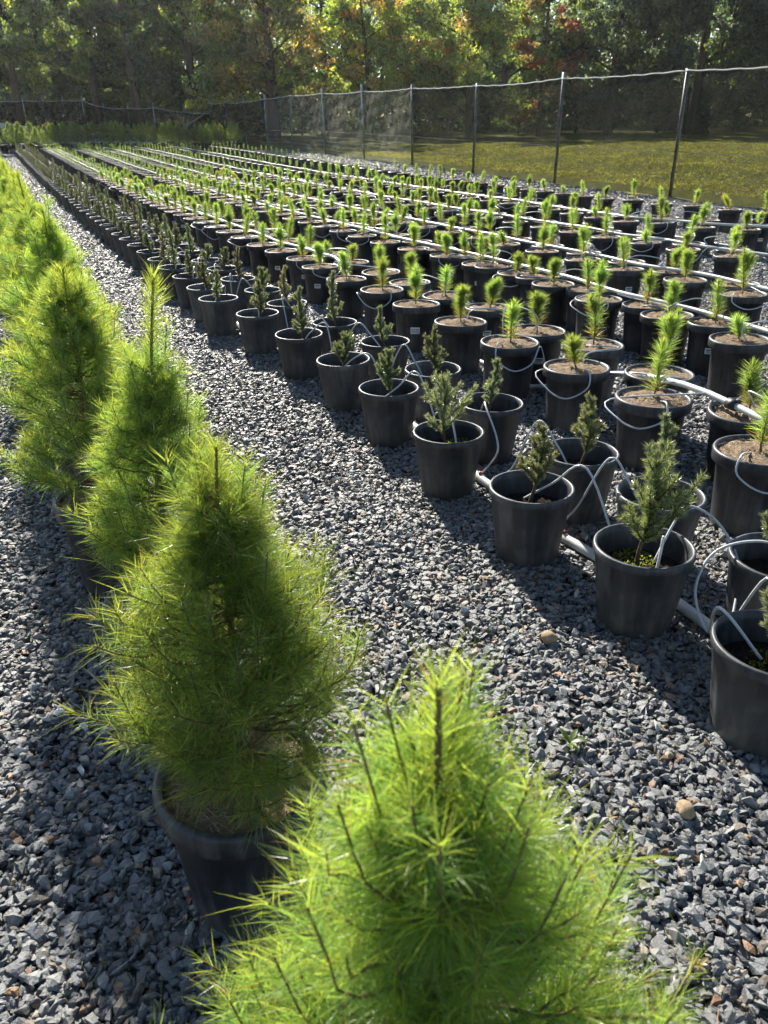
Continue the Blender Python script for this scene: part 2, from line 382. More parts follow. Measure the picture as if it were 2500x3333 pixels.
for band0, band1, st in ((.2, 3.6, .095), (3.6, 9, .125), (9, 20, .17), (20, 47, .30)):
    X, Y = np.meshgrid(np.arange(-26, 22, st), np.arange(band0, band1, st))
    X = X + rr.uniform(-.5, .5, X.shape)*st; Y = Y + rr.uniform(-.5, .5, Y.shape)*st
    px, py, d_ = fwd(X, Y, terrain(X, Y))
    off = X*NRM[0] + Y*NRM[1]
    ok = (d_ > .3) & (px > -420) & (px < 2900) & (py < 3700) & (X*FN[0] + Y*FN[1] < FENCE_OFF - .1)
    if band0 >= 9: ok &= (px > -400) & (px < 2850)
    if band0 >= 20: ok &= (off < 3.4) | (off > 12)
    pts.append(np.c_[X[ok], Y[ok], terrain(X[ok], Y[ok]) + rr.uniform(0, .006, ok.sum()), np.full(ok.sum(), 1.0 if band0 < 9 else (1.2 if band0 < 20 else 1.8))])
pts = np.concatenate(pts)
me = bpy.data.meshes.new('gravel'); me.vertices.add(len(pts)); me.vertices.foreach_set('co', pts[:, :3].astype(np.float32).ravel())
a = me.attributes.new('rz', 'FLOAT_VECTOR', 'POINT'); q = np.zeros((len(pts), 3), np.float32); q[:, 2] = rr.uniform(0, 2*pi, len(pts)); a.data.foreach_set('vector', q.ravel())
a = me.attributes.new('sc', 'FLOAT', 'POINT'); a.data.foreach_set('value', pts[:, 3].astype(np.float32))
a = me.attributes.new('pick', 'INT', 'POINT'); a.data.foreach_set('value', rr.integers(0, 10, len(pts)).astype(np.int32))
gravel = link('gravel', me); tag(gravel, 'loose blue grey crushed stone covering the nursery floor', 'gravel', kind='stuff')
ng = bpy.data.node_groups.new('gravel_scatter', 'GeometryNodeTree')
ng.interface.new_socket('Geometry', in_out='INPUT', socket_type='NodeSocketGeometry'); ng.interface.new_socket('Geometry', in_out='OUTPUT', socket_type='NodeSocketGeometry')
gi = ng.nodes.new('NodeGroupInput'); go = ng.nodes.new('NodeGroupOutput'); ip = ng.nodes.new('GeometryNodeInstanceOnPoints')
ci = ng.nodes.new('GeometryNodeCollectionInfo'); ci.inputs['Collection'].default_value = patches; ci.inputs['Separate Children'].default_value = True; ci.inputs['Reset Children'].default_value = True
def named(nm, ty):
    n = ng.nodes.new('GeometryNodeInputNamedAttribute'); n.data_type = ty; n.inputs['Name'].default_value = nm; return n.outputs['Attribute']
ng.links.new(gi.outputs[0], ip.inputs['Points']); ng.links.new(ci.outputs[0], ip.inputs['Instance']); ip.inputs['Pick Instance'].default_value = True
ng.links.new(named('pick', 'INT'), ip.inputs['Instance Index']); ng.links.new(named('rz', 'FLOAT_VECTOR'), ip.inputs['Rotation']); ng.links.new(named('sc', 'FLOAT'), ip.inputs['Scale'])
ng.links.new(ip.outputs[0], go.inputs[0])
gravel.modifiers.new('scatter', 'NODES').node_group = ng

# ------------------------------------------------------------------ pots
def pot_mesh(kind):
    g = G()
    if kind == 'spruce':
        prof = [(.0, .004), (.118, .004), (.123, 0), (.126, .012), (.146, .15), (.162, .286), (.168, .289), (.1715, .305), (.171, .318), (.167, .322), (.159, .321), (.157, .29), (.150, .21)]
        g.add(*lathe(prof, 72, .018, 18, (.03, .27)))
        for zz in (.295, .302, .309): g.add(*lathe([(.1578 + (zz - .29)*.07, zz - .0012), (.1568 + (zz - .29)*.07, zz), (.1578 + (zz - .29)*.07, zz + .0012)], 48))
    elif kind == 'pine':
        prof = [(.0, .006), (.142, .006), (.147, 0), (.150, .012), (.158, .15), (.168, .312), (.188, .317), (.1915, .322), (.192, .362), (.188, .371), (.180, .372), (.172, .368), (.168, .32)]
        g.add(*lathe(prof, 56))
    else:
        prof = [(.0, .006), (.134, .006), (.139, 0), (.142, .015), (.157, .17), (.167, .305), (.181, .310), (.186, .317), (.188, .362), (.184, .373), (.176, .376), (.168, .372), (.165, .32)]
        g.add(*lathe(prof, 64, .012, 12, (.03, .32)))
    return g.mesh('pot_' + kind, True, False)

def mulch_mesh(r, z, dome, seed, straw=60):
    rr = np.random.default_rng(seed); nr, na = 7, 28; v = [(0, 0, z + dome)]; t = []
    for i in range(1, nr + 1):
        for j in range(na):
            a_ = 2*pi*j/na; q = r*i/nr
            v.append((q*cos(a_), q*sin(a_), z + dome*(1 - (i/nr)**2) + (rr.normal()*.0075 if i < nr else -.004)))
    for j in range(na): t.append((0, 1 + j, 1 + (j + 1) % na))
    for i in range(nr - 1):
        for j in range(na):
            a_, b_ = 1 + i*na + j, 1 + i*na + (j + 1) % na; t += [(a_, a_ + na, b_ + na), (a_, b_ + na, b_)]
    g = G(); g.add(v, t); return g.mesh('mulch', True, False)

def straw_mesh(r, z, seed, n):
    rr = np.random.default_rng(seed); g = G(); q = r*.97*np.sqrt(rr.uniform(size=n)); a_ = rr.uniform(0, 2*pi, n)
    P = np.c_[q*np.cos(a_), q*np.sin(a_), z + rr.uniform(.002, .012, n)]; D = np.c_[rr.normal(size=(n, 2)), rr.normal(size=n)*.12]
    C = np.array([.42, .32, .21])*rr.uniform(.35, 1.4, (n, 1)); needles(g, P - unit(D)*.02, D, rr.uniform(.025, .06, n), .0016, np.c_[rr.normal(size=(n, 2))*.15, -np.abs(rr.normal(size=n))*.08], C, None, rr)
    return g.mesh('straw')
POT = {k: pot_mesh(k) for k in ('spruce', 'pine', 'bush')}
mg = M['pot'].copy(); mg.name = 'weathered_grey_plastic'; M['potg'] = mg
for nd in mg.node_tree.nodes:
    if nd.type == 'VALTORGB' and nd.color_ramp.elements[0].color[2] < .03 and nd.color_ramp.elements[0].color[2] > .01:
        for el, c in zip(nd.color_ramp.elements, ((.028, .031, .037), (.042, .046, .054), (.075, .078, .082))): el.color = (*c, 1)
    if nd.type == 'MIX' and nd.data_type == 'RGBA' and nd.name != 'dust': nd.inputs[7].default_value = (.13, .135, .14, 1)
for k in POT: POT[k].materials.append(M['potg'] if k == 'spruce' else M['pot'])
MUL_P = [mulch_mesh(.174, .352, .012, s) for s in (1, 2, 3)]
STRAW_P = [straw_mesh(.172, .357, s, 260) for s in (1, 2, 3)]
MUL_B = mulch_mesh(.168, .345, .012, 5); STRAW_B = straw_mesh(.164, .352, 6, 800)
SOIL = [mulch_mesh(.152, .225, .010, s) for s in (7, 8)]
for me in MUL_P + [MUL_B]: me.materials.append(M['mulch'])
for me in STRAW_P + [STRAW_B]: me.materials.append(M['straw'])
for me in SOIL: me.materials.append(M['soil'])

# ------------------------------------------------------------------ seedlings
def pine_seedling(seed, h, bushy, yellow=0.0, nn=640):
    rr = np.random.default_rng(seed); g = G(); s = G()
    z0 = .355; k = np.linspace(0, 1, 7); lean = rr.normal(size=2)*.04
    st = np.c_[lean[0]*k + .004*np.sin(k*6), lean[1]*k + .004*np.cos(k*5), z0 + h*k*.93]
    s.add(*tube(st, .0055 - .003*k, 6)); axes = [(st, 1.0)]
    for i in range(int(bushy)):
        f = rr.uniform(.35, .8); b0 = np.array([np.interp(f, k, st[:, c]) for c in range(3)]); az = rr.uniform(0, 2*pi); L = h*rr.uniform(.25, .4)
        kk = np.linspace(0, 1, 4)[:, None]; br = b0 + kk*np.array([cos(az)*.35, sin(az)*.35, .85])*L; s.add(*tube(br, .0025, 5)); axes.append((br, .5))
    base = np.array([.215, .32, .105])*(1 - yellow) + np.array([.42, .36, .04])*yellow
    for ax, w in axes:
        n = int(nn*w); kk = np.linspace(0, 1, len(ax)); f = 1 - .86*rr.uniform(0, 1, n)**1.1
        P = np.stack([np.interp(f, kk, ax[:, c]) for c in range(3)], 1); az = rr.uniform(0, 2*pi, n); e = rr.normal(.74, .3, n) + .6*(f > .93)
        D = np.stack([np.cos(az)*np.cos(e), np.sin(az)*np.cos(e), np.sin(e)], 1); L = rr.uniform(.045, .10, n)*(1.0 if w == 1 else .85)*(1 - .3*(f > .92))
        C = base*rr.uniform(.6, 1.35, (n, 1)); old = (f < .35) & (rr.uniform(size=n) < .45); C[old] = np.array([.22, .15, .05]); C[f > .85] = C[f > .85]*np.array([1.2, 1.12, .9])
        needles(g, P, D, L, .0023, np.c_[np.cos(az)*.05, np.sin(az)*.05, -.06*np.ones(n)], C, None, rr)
    return s.mesh('pine_stem', True, False), g.mesh('pine_needles')

def spruce_seedling(seed, h, nb, spread, col, nn=120, nl=.021):
    rr = np.random.default_rng(seed); g = G(); s = G(); z0 = .23; k = np.linspace(0, 1, 9); lean = rr.normal(size=2)*.03
    st = np.c_[lean[0]*k + .012*np.sin(k*5 + seed), lean[1]*k + .012*np.cos(k*4), z0 + h*k]; s.add(*tube(st, .008 - .0055*k, 7)); axes = [(st, 1.0, .25)]
    for i in range(nb):
        f = .22 + .72*(i + rr.uniform())/nb; b0 = np.array([np.interp(f, k, st[:, c]) for c in range(3)]); az = i*2.4 + rr.normal()*.5
        L = spread*(1.25 - f)*rr.uniform(.45, 1.25); up = rr.uniform(.7, 1.9); kk = np.linspace(0, 1, 5)[:, None]
        br = b0 + np.concatenate([kk*cos(az)*L, kk*sin(az)*L, kk**1.3*L*up], 1); s.add(*tube(br, np.linspace(.0035, .0015, 5), 5)); axes.append((br, L/h, 0))
        if L > spread*.55:
            for sd in (-1, 1):
                a2 = az + sd*.8; L2 = L*rr.uniform(.35, .55); b1 = br[2]; b2 = b1 + np.concatenate([kk*cos(a2)*L2, kk*sin(a2)*L2, kk*L2*.7], 1); s.add(*tube(b2, .0015, 4)); axes.append((b2, L2/h, 0))
    for ax, w, cut in axes:
        seg = np.linalg.norm(np.diff(ax, axis=0), axis=1).sum(); n = int(nn*seg/.03*(1.0 if cut else .85)); kk = np.linspace(0, 1, len(ax)); f = rr.uniform(cut, 1, n)
        P = np.stack([np.interp(f, kk, ax[:, c]) for c in range(3)], 1); T = unit(ax[-1] - ax[0]); D = unit(rr.normal(size=(n, 3))); D = unit(D - T*(D @ T)[:, None]) + T*rr.uniform(.35, 1.1, (n, 1))
        C = np.array(col)*np.array([1.08, 1.2, 1.2])*rr.uniform(.55, 1.45, (n, 1)); tip = f > .85; C[tip] = C[tip]*np.array([1.2, 1.12, .95])
        needles(g, P, D, rr.uniform(.6, 1.2, n)*nl, .0021, T*.15, C, None, rr)
    return s.mesh('spruce_stem', True, False), g.mesh('spruce_needles')

PINES = [pine_seedling(20 + i, h, bu, ye) for i, (h, bu, ye) in enumerate([(.24, 1, 0), (.29, 0, .05), (.21, 2, 0), (.26, 3, .08), (.18, 1, .12), (.31, 3, 0), (.23, 1, .4), (.14, 0, 0), (.37, 2, .05), (.27, 1, .1), (.22, 4, 0), (.33, 1, .03), (.25, 0, 0)])]
SPRUCES = [spruce_seedling(40 + i, *a) for i, a in enumerate([
    (.33, 13, .062, (.17, .19, .115)), (.41, 18, .055, (.19, .21, .13)), (.29, 14, .075, (.145, .165, .09)), (.46, 20, .052, (.20, .215, .14)),
    (.34, 15, .070, (.17, .175, .10)), (.25, 13, .085, (.14, .16, .085)), (.38, 14, .058, (.20, .18, .115))])]
HEROSP = spruce_seedling(61, .42, 22, .125, (.15, .17, .075), 85, .027)
HEROSP3 = spruce_seedling(63, .37, 17, .14, (.175, .19, .11), 75, .023)
for a_, b_ in PINES: a_.materials.append(M['stem']); b_.materials.append(M['needle'])
for a_, b_ in SPRUCES + [HEROSP, HEROSP3]: a_.materials.append(M['bark']); b_.materials.append(M['spruce'])

# sticker and its lettering, bent round the pot
def sticker(r, z, w, h, lines, az=0.0, letters=None, corner=0):
    g = G(); n = 8; x = np.linspace(-w/2, w/2, n + 1); v = []; t = []
    slope = .0617
    def on(xx, zz, eps): a_ = xx/r; q = r + (zz - z)*slope + eps; return (q*np.sin(a_), -q*np.cos(a_), zz)
    for i in range(n + 1): v += [on(x[i], z - h/2, .0015), on(x[i], z + h/2, .0015)]
    for i in range(n): a_ = 2*i; t += [(a_, a_ + 2, a_ + 3), (a_, a_ + 3, a_ + 1)]
    g.add(v, t); pm = g.mesh('label', True, False); gi_ = G()
    for (x0, x1, z0, z1) in lines:
        m_ = 6; xx = np.linspace(x0, x1, m_ + 1); v = []; t = []
        for i in range(m_ + 1): v += [on(xx[i], z + z0, .0024), on(xx[i], z + z1, .0024)]
        for i in range(m_): t += [(2*i, 2*i + 2, 2*i + 3), (2*i, 2*i + 3, 2*i + 1)]
        gi_.add(v, t)
    if letters:
        txt, size, zz = letters
        cu = bpy.data.curves.new('lettering', 'FONT'); cu.body = txt; cu.size = size; cu.align_x = 'CENTER'; cu.offset = .0006; cu.resolution_u = 2
        to = bpy.data.objects.new('lettering', cu); COL.objects.link(to); bpy.context.view_layer.update()
        mm = bpy.data.meshes.new_from_object(to.evaluated_get(bpy.context.evaluated_depsgraph_get())); bpy.data.objects.remove(to)
        mm.calc_loop_triangles(); v = [on(q.co.x, z + zz + q.co.y, .0024) for q in mm.vertices]; gi_.add(v, [tuple(l.vertices) for l in mm.loop_triangles])
    return pm, (gi_.mesh('print', False, False) if (lines or letters) else None)
ST_X19 = sticker(.1625, .19, .072, .052, [(-.031, .031, -.009, -.006), (-.031, .031, -.0145, -.012), (.016, .031, -.021, -.019)], letters=('X19-033', .0175, .001))
ST_GEN = sticker(.1625, .20, .062, .042, [(-.024, .024, .004, .012), (-.024, .024, -.003, -.0005), (-.024, .016, -.009, -.007), (-.024, .02, -.0145, -.0125)])
ST_SQ = sticker(.1575, .14, .022, .018, [])
for a_, b_ in (ST_X19, ST_GEN, ST_SQ):
    a_.materials.append(M['paper'])
    if b_: b_.materials.append(M['ink'])

ONES = 'zeroth first second third fourth fifth sixth seventh eighth ninth tenth eleventh twelfth thirteenth fourteenth fifteenth sixteenth seventeenth eighteenth nineteenth'.split()
TENS = ['', '', 'twenty', 'thirty', 'forty', 'fifty', 'sixty', 'seventy']; TENTH = ['', '', 'twentieth', 'thirtieth', 'fortieth', 'fiftieth', 'sixtieth', 'seventieth']
def ordinal(n): return ONES[n] if n < 20 else (TENTH[n//10] if n % 10 == 0 else TENS[n//10] + '-' + ONES[n % 10])

# rows: pots surveyed one by one where the photograph shows them large, then carried on along the row
def row_positions(picks, z, off_far, y_end=44.0, gap=.68, seed=0, first_t=None):
    rr = np.random.default_rng(seed); out = []
    for px, py in picks: out.append(np.array(inv(px, py, z)))
    p = out[-1] if out else None
    if p is None: return []
    out.sort(key=lambda q: q[1]); p = out[-1].copy(); o0 = float(p @ NRM); t = float(p @ DIR); t0 = t
    while True:
        t += gap*rr.uniform(.94, 1.06); w = ss((t - t0)/4); off = o0*(1 - w) + off_far*w + rr.normal()*.012
        q = DIR*t + NRM*off
        if q[1] > y_end: break
        out.append(q)
    return out
S1 = row_positions([(2530, 2095), (2098, 1775), (1731, 1583), (1460, 1404), (1265, 1261), (1120, 1168), (974, 1085), (839, 1018), (710, 970), (668, 933)], .32, 1.60, seed=1)
S2 = row_positions([(2545, 1810), (2150, 1605), (1890, 1470), (1596, 1309), (1410, 1199), (1255, 1110), (1090, 1048), (935, 985)], .32, 2.02, seed=2)
PR = [row_positions(pk, .37, off, seed=10 + i) for i, (pk, off) in enumerate([
    ([(2480, 1465), (2125, 1292), (1878, 1193), (1657, 1111), (1497, 1046), (1355, 989), (1243, 941), (1127, 907), (1044, 867), (988, 840), (916, 815), (854, 795), (797, 771)], 2.86),
    ([(2440, 1335), (2145, 1213), (1930, 1120), (1750, 1075), (1590, 1000), (1450, 960), (1335, 918)], 3.29),
    ([(2412, 1102), (2175, 1024), (1948, 972), (1800, 922), (1680, 888)], 4.26),
    ([(2330, 1050), (2110, 990), (1915, 940), (1745, 898)], 4.68),
    ([(2421, 954), (2231, 909), (2034, 875), (1898, 843)], 5.44),
    ([(2403, 922), (2186, 880), (2040, 850)], 5.86),
    ([(2385, 831), (2225, 810), (2104, 788), (1974, 770)], 6.90),
    ([(2385, 811), (2243, 792), (2113, 776), (1978, 752)], 7.32),
    ([(2428, 745), (2283, 739), (2155, 725), (2039, 719)], 8.55),
    ([(2470, 733), (2300, 716), (2170, 708), (2039, 702)], 9.0),
    ([(2490, 692), (2377, 681), (2263, 668), (2155, 662), (2061, 650), (1967, 646)], 10.75)])]

def inview(q, z=.37, mx=60):
    px, py, d_ = fwd(q[0], q[1], tz(*q) + z); return d_ > .2 and -mx < px < 2500 + mx

def add_potted(name, loc, pot, fill, seedling, rz, extra=None, scale=1.0):
    e = empty(name, loc, rz)
    p = link('pot', POT[pot], None, e)
    if pot == 'spruce': link('soil', SOIL[fill % 2], None, e)
    else:
        mm = link('mulch', MUL_P[fill % 3], None, e)
        if extra == 'straw' or loc[1] < 9: link('straw_strands', STRAW_P[fill % 3], None, mm)
    if seedling is not None:
        s = link('seedling_stem', seedling[0], None, e); nd = link('needles', seedling[1], None, s)
        s.scale = (scale, scale, 1) if False else (1, 1, 1)
    return e, p

spruce_objs = {}
for ri, (row, nm) in enumerate(((S1, 'front'), (S2, 'back'))):
    i = 0
    for q in row:
        if not inview(q, .32, 150): continue
        i += 1; z = tz(*q); sd = SPRUCES[(i*3 + ri*2 + (i//5)) % len(SPRUCES)]
        lab = f'dark spruce seedling in black pot, {ordinal(i)} from the near end of the {nm} spruce row'
        if ri == 0 and i == 2: sd = HEROSP; lab = 'broad bushy spruce in scuffed black pot with moss and a white tie, near the front'
        if ri == 0 and i == 4: sd = HEROSP3; lab = 'slender silvery green spruce in black pot with pale tube arching over its rim'
        if ri == 0 and i == 3: sd = SPRUCES[4]
        e, p = add_potted('potted_spruce', (q[0], q[1], z), 'spruce', i, sd, random.uniform(0, 6.28))
        e.rotation_euler[0] = random.gauss(0, .008); e.rotation_euler[1] = random.gauss(0, .008)
        tag(e, lab, 'potted spruce', 'potted spruces in the two rows beside the path'); spruce_objs[(ri, i)] = (e, q)

allp = []
for ri, row in enumerate(PR):
    i = 0
    for q in row:
        if not inview(q): continue
        i += 1; px, py, d_ = fwd(q[0], q[1], tz(*q) + .37); allp.append((d_, ri, i, q))
allp.sort(key=lambda a: a[0])
ROWN = ['first', 'second', 'third', 'fourth', 'fifth', 'sixth', 'seventh', 'eighth', 'ninth', 'tenth', 'eleventh']
pine_objs = {}; rest = []
X19 = min(allp, key=lambda a: abs(a[3][0] - inv(1355, 989, .37)[0]) + abs(a[3][1] - inv(1355, 989, .37)[1]))
for k, (d_, ri, i, q) in enumerate(allp):
    if k >= 300: rest.append((ri, i, q)); continue
    h = (ri*7 + i*5 + (i*i) % 7) % 13
    if h == 6 and (i + ri) % 3: h = 1
    lab = f'small pine in black pot, {ordinal(i)} from the near end of the {ROWN[ri]} pine row'
    e, p = add_potted('potted_pine', (q[0], q[1], tz(*q)), 'pine', i + ri, PINES[h], random.uniform(0, 6.28))
    e.rotation_euler[0] = random.gauss(0, .012); e.rotation_euler[1] = random.gauss(0, .012)
    back = -e.rotation_euler[2] + random.gauss(math.atan2(q[0], q[1])*-.0, .25)
    st = None
    if (ri, i) == (X19[1], X19[2]): st = ST_X19; lab = 'short stalky pine in black pot with white label X19-033'; back = -e.rotation_euler[2] - .1
    elif (ri*5 + i*3 + (i//3)) % 3 == 0 and d_ < 24 and d_ > 4.5: st = ST_GEN
    elif (ri*3 + i) % 6 == 1 and d_ < 8: st = ST_SQ
    if st:
        l = link('label', st[0], None, p); l.rotation_euler[2] = back
        if st[1]: l2 = link('lettering', st[1], None, l)
        if st is ST_GEN: lab = lab.replace('black pot,', 'labelled black pot,')
    tag(e, lab, 'potted pine', 'potted pine seedlings in rows'); pine_objs[(ri, i)] = (e, q)

# the far rows, past three hundred: one mass
def decimated_far():
    g = G(); gn = G(); rr = np.random.default_rng(5)
    pv, pt = lathe([(.147, 0), (.168, .312), (.19, .318), (.192, .362), (.176, .370), (.17, .352), (.0, .362)], 14)
    for ri, i, q in rest:
        z = tz(*q); c = np.array([.024, .027, .032]); v = pv + np.array([q[0], q[1], z]); cc = np.tile(c, (len(v), 1)); cc[5*14:] = (.24, .15, .085); g.add(v, pt, cc)
        n = 60; h = rr.uniform(.16, .34); f = 1 - rr.uniform(0, .8, n); az = rr.uniform(0, 2*pi, n); e_ = rr.normal(.6, .3, n)
        D = np.stack([np.cos(az)*np.cos(e_), np.sin(az)*np.cos(e_), np.sin(e_)], 1); P = np.c_[np.full(n, q[0]), np.full(n, q[1]), z + .36 + h*f]
        needles(gn, P, D, rr.uniform(.04, .07, n), .006, np.zeros((n, 3)), np.array([.215, .32, .105])*rr.uniform(.6, 1.3, (n, 1)), None, rr)
    return g, gn
if rest:
    g, gn = decimated_far()
    m, nt, b = mat('far_pot', (.03, .03, .035), .5); at = N(nt, 'ShaderNodeAttribute'); at.attribute_name = 'Col'; nt.links.new(at.outputs[0], b.inputs['Base Color'])
    fo = link('distant_potted_pines', g.mesh('distant_potted_pines', False), m); tag(fo, 'mass of far potted pine seedlings at the back of the rows', 'potted pines', kind='stuff')
    link('needles', gn.mesh('far_needles'), M['needle'], fo)

# ------------------------------------------------------------------ tall pine bushes along the path
def pine_bush(seed, top, nb, per, rad, nl, nw, leader=.2, col=(.165, .272, .078), lean=0.0):
    rr = np.random.default_rng(seed); g = G(); s = G(); z0 = .35; H = top - z0; k = np.linspace(0, 1, 12)
    st = np.c_[.02*np.sin(k*4 + seed)*k + lean*k, .02*np.cos(k*3 + seed)*k, z0 + H*k]; s.add(*tube(st, .011 - .0085*k, 8)); axes = [(st, .45, 1.0, nl*1.15, True)]
    env = lambda h: np.interp(h, [0, .08, .2, .4, .6, .8, 1], [.85, 1.0, 1.02, .84, .58, .33, .12])
    for i in range(nb):
        h = .05 + (1 - leader - .05)*((i + rr.uniform())/nb)**.85; h = h if rr.uniform() < .3 else max(.045, round(h/.095)*.095 + rr.normal()*.012); b0 = np.array([np.interp(h, k, st[:, c]) for c in range(3)]); az = i*2.39996 + rr.normal()*.45
        L = rad*env(h/(1 - leader*.55))*np.clip(rr.normal(.86, .2), .45, 1.3); kk = np.linspace(0, 1, 6)[:, None]; up = rr.uniform(.35, 1.0) - .25*(h < .15)
        br = b0 + np.concatenate([np.sin(kk*pi/2*.9)*cos(az)*L, np.sin(kk*pi/2*.9)*sin(az)*L, (kk*.35 + kk**2.4*.65)*L*up], 1) + np.cumsum(rr.normal(size=(6, 3))*.004, 0)*(kk > 0)
        s.add(*tube(br, np.linspace(.0036, .0009, 6), 5)); axes.append((br, .22, 1.0, nl*(1 + .55*max(0, 1 - h/.3)), False))
        if rr.uniform() < .2 and h > .12:
            Lu = rr.uniform(.05, .11); b3 = br[5] + np.concatenate([kk*cos(az)*Lu*.2, kk*sin(az)*Lu*.2, kk*Lu], 1); s.add(*tube(b3, .0012, 4)); axes.append((b3, 0, .7, nl*.85, False))
        if L > rad*.6 and rr.uniform() < .7:
            for sd in (-1, 1):
                a2 = az + sd*rr.uniform(.4, .9); L2 = L*rr.uniform(.3, .55); b1 = br[3]
                b2 = b1 + np.concatenate([kk*cos(a2)*L2, kk*sin(a2)*L2, kk**1.5*L2*.8], 1); s.add(*tube(b2, .0016, 4)); axes.append((b2, .1, .75, nl*.95, False))
    for ax, lo, w, l_, lead in axes:
        n = int(per*w*((3.0 + 20*leader) if lead else 1)); kk = np.linspace(0, 1, len(ax)); f = lo + (1 - lo)*rr.uniform(0, 1, n)**(.6 if lead else .9)
        P = np.stack([np.interp(f, kk, ax[:, c]) for c in range(3)], 1)
        ip_ = np.clip((f*(len(ax) - 1)).astype(int), 0, len(ax) - 2); T = unit(ax[ip_ + 1] - ax[ip_])
        Dn = rr.normal(size=(n, 3)); Dn = unit(Dn - T*np.sum(Dn*T, 1)[:, None]); D = Dn + T*rr.uniform(.55, 1.5, (n, 1)) + T*(f > .95)[:, None]*.6
        D[:, 2] += .18; Ln = l_*np.clip(rr.normal(.92, .24, n), .45, 1.75)*(1 - .25*(f > .95))
        C = np.array(col)*rr.uniform(.6, 1.3, (n, 1))
        C[f > .8] = C[f > .8]*np.array([1.5, 1.18, .9]); br_ = rr.uniform(size=n) < .012; C[br_] = (.30, .19, .07)
        T2 = C*np.array([1.12, 1.0, .85]); bend = np.c_[rr.normal(size=(n, 2))*.07, -np.abs(rr.normal(.13, .1, n))]
        needles(g, P, D, Ln, nw, bend, C, T2, rr)
    return s.mesh('bush_stem', True, False), g.mesh('bush_needles')
B_HERO1 = pine_bush(101, 1.245, 340, 122, .225, .056, .00085, .14, lean=.028)
B_HERO2 = pine_bush(102, 1.13, 250, 115, .225, .066, .0010, .16, lean=.045)
B_HERO3 = pine_bush(103, 1.30, 210, 112, .18, .062, .0011, .26, lean=.085)
B_GEN = [pine_bush(104 + i, t, 140, 130, r_, .062, .0016, le) for i, (t, r_, le) in enumerate([(1.26, .26, .15), (1.18, .26, .12), (1.36, .23, .24), (1.22, .27, .16)])]
B_FAR = [pine_bush(120 + i, 1.15, 60, 90, .24, .06, .004, .08, (.13, .21, .065)) for i in range(2)]
for a_, b_ in [B_HERO1, B_HERO2, B_HERO3] + B_GEN + B_FAR: a_.materials.append(M['stem']); b_.materials.append(M['needle'])

bush_pos = [(.03, .475), (-0.32, 1.25), (-0.654, 1.961), (-1.062, 2.664)]; p = np.array(bush_pos[-1]); rr = np.random.default_rng(12)
while p[1] < 46:
    p = p + np.array([-.4226, .9063])*.80*rr.uniform(.95, 1.05) + rr.normal(size=2)*.015; bush_pos.append(tuple(p))
def add_bush(loc, bm_, rz, lab, group, scale=1.0, detail=True):
    e = empty('potted_pine_bush', loc, rz); e.scale = (scale,)*3
    pt_ = link('pot', POT['bush'], None, e); mm = link('mulch', MUL_B, None, e)
    if detail: link('straw_strands', STRAW_B, None, mm)
    s = link('stem', bm_[0], None, e); link('needles', bm_[1], None, s); tag(e, lab, 'pine bush', group); return e
n_b = 0
for i, q in enumerate(bush_pos):
    px, py, d_ = fwd(q[0], q[1], tz(*q) + .9)
    if px < -330: continue
    n_b += 1
    bm_ = [B_HERO1, B_HERO2, B_HERO3][i] if i < 3 else B_GEN[(i*3 + i//4) % 4]
    lab = ['large bright green pine bush with soft long needles filling the bottom of the photo', 'rounded pine bush with straw mulch in thick-rimmed black pot behind the largest bush',
           'narrow pine bush with a tall upright leader, third in the row along the path'][i] if i < 3 else f'leafy pine bush in black pot, {ordinal(i + 1)} along the row beside the path'
    e = add_bush((q[0], q[1], tz(*q)), bm_, [0.0, 0.0, 0.0][i] if i < 3 else random.uniform(0, 6.28), lab, 'pine bushes along the path', 1.0 if i < 3 else random.uniform(.93, 1.06), i < 6)
    if i == 1:
        g = G(); v, t = boxv((.12, -.06, .40), (.012, .0015, .11), .3); g.add(v, t); link('plant_tag', g.mesh('plant_tag', False, False), M['paper'], e)

# back rows of conical bushes across the end of the beds
idx = 0
for rowk, (yb, x0, x1, st) in enumerate(((46.3, 40, 760, .95), (47.8, 10, 770, .95))):
    q0 = None
    for px in np.linspace(x0, x1, 27):
        lo, hi = -40., 10.
        for _ in range(40):
            mid = (lo + hi)/2
            if fwd(mid, yb, tz(mid, yb))[0] < px: lo = mid
            else: hi = mid
        idx += 1; x = lo + random.gauss(0, .12); y = yb + random.gauss(0, .2)
        nth = ordinal(int(round((px - x0)/((x1 - x0)/26))) + 1)
        e = add_bush((x, y, tz(x, y)), B_FAR[idx % 2], random.uniform(0, 6.28), f'dense dark pine bush, {nth} along the {"front" if rowk == 0 else "rear"} back hedge row before the iron strip', 'pine bushes across the far end', random.uniform(1.15, 1.4), False)

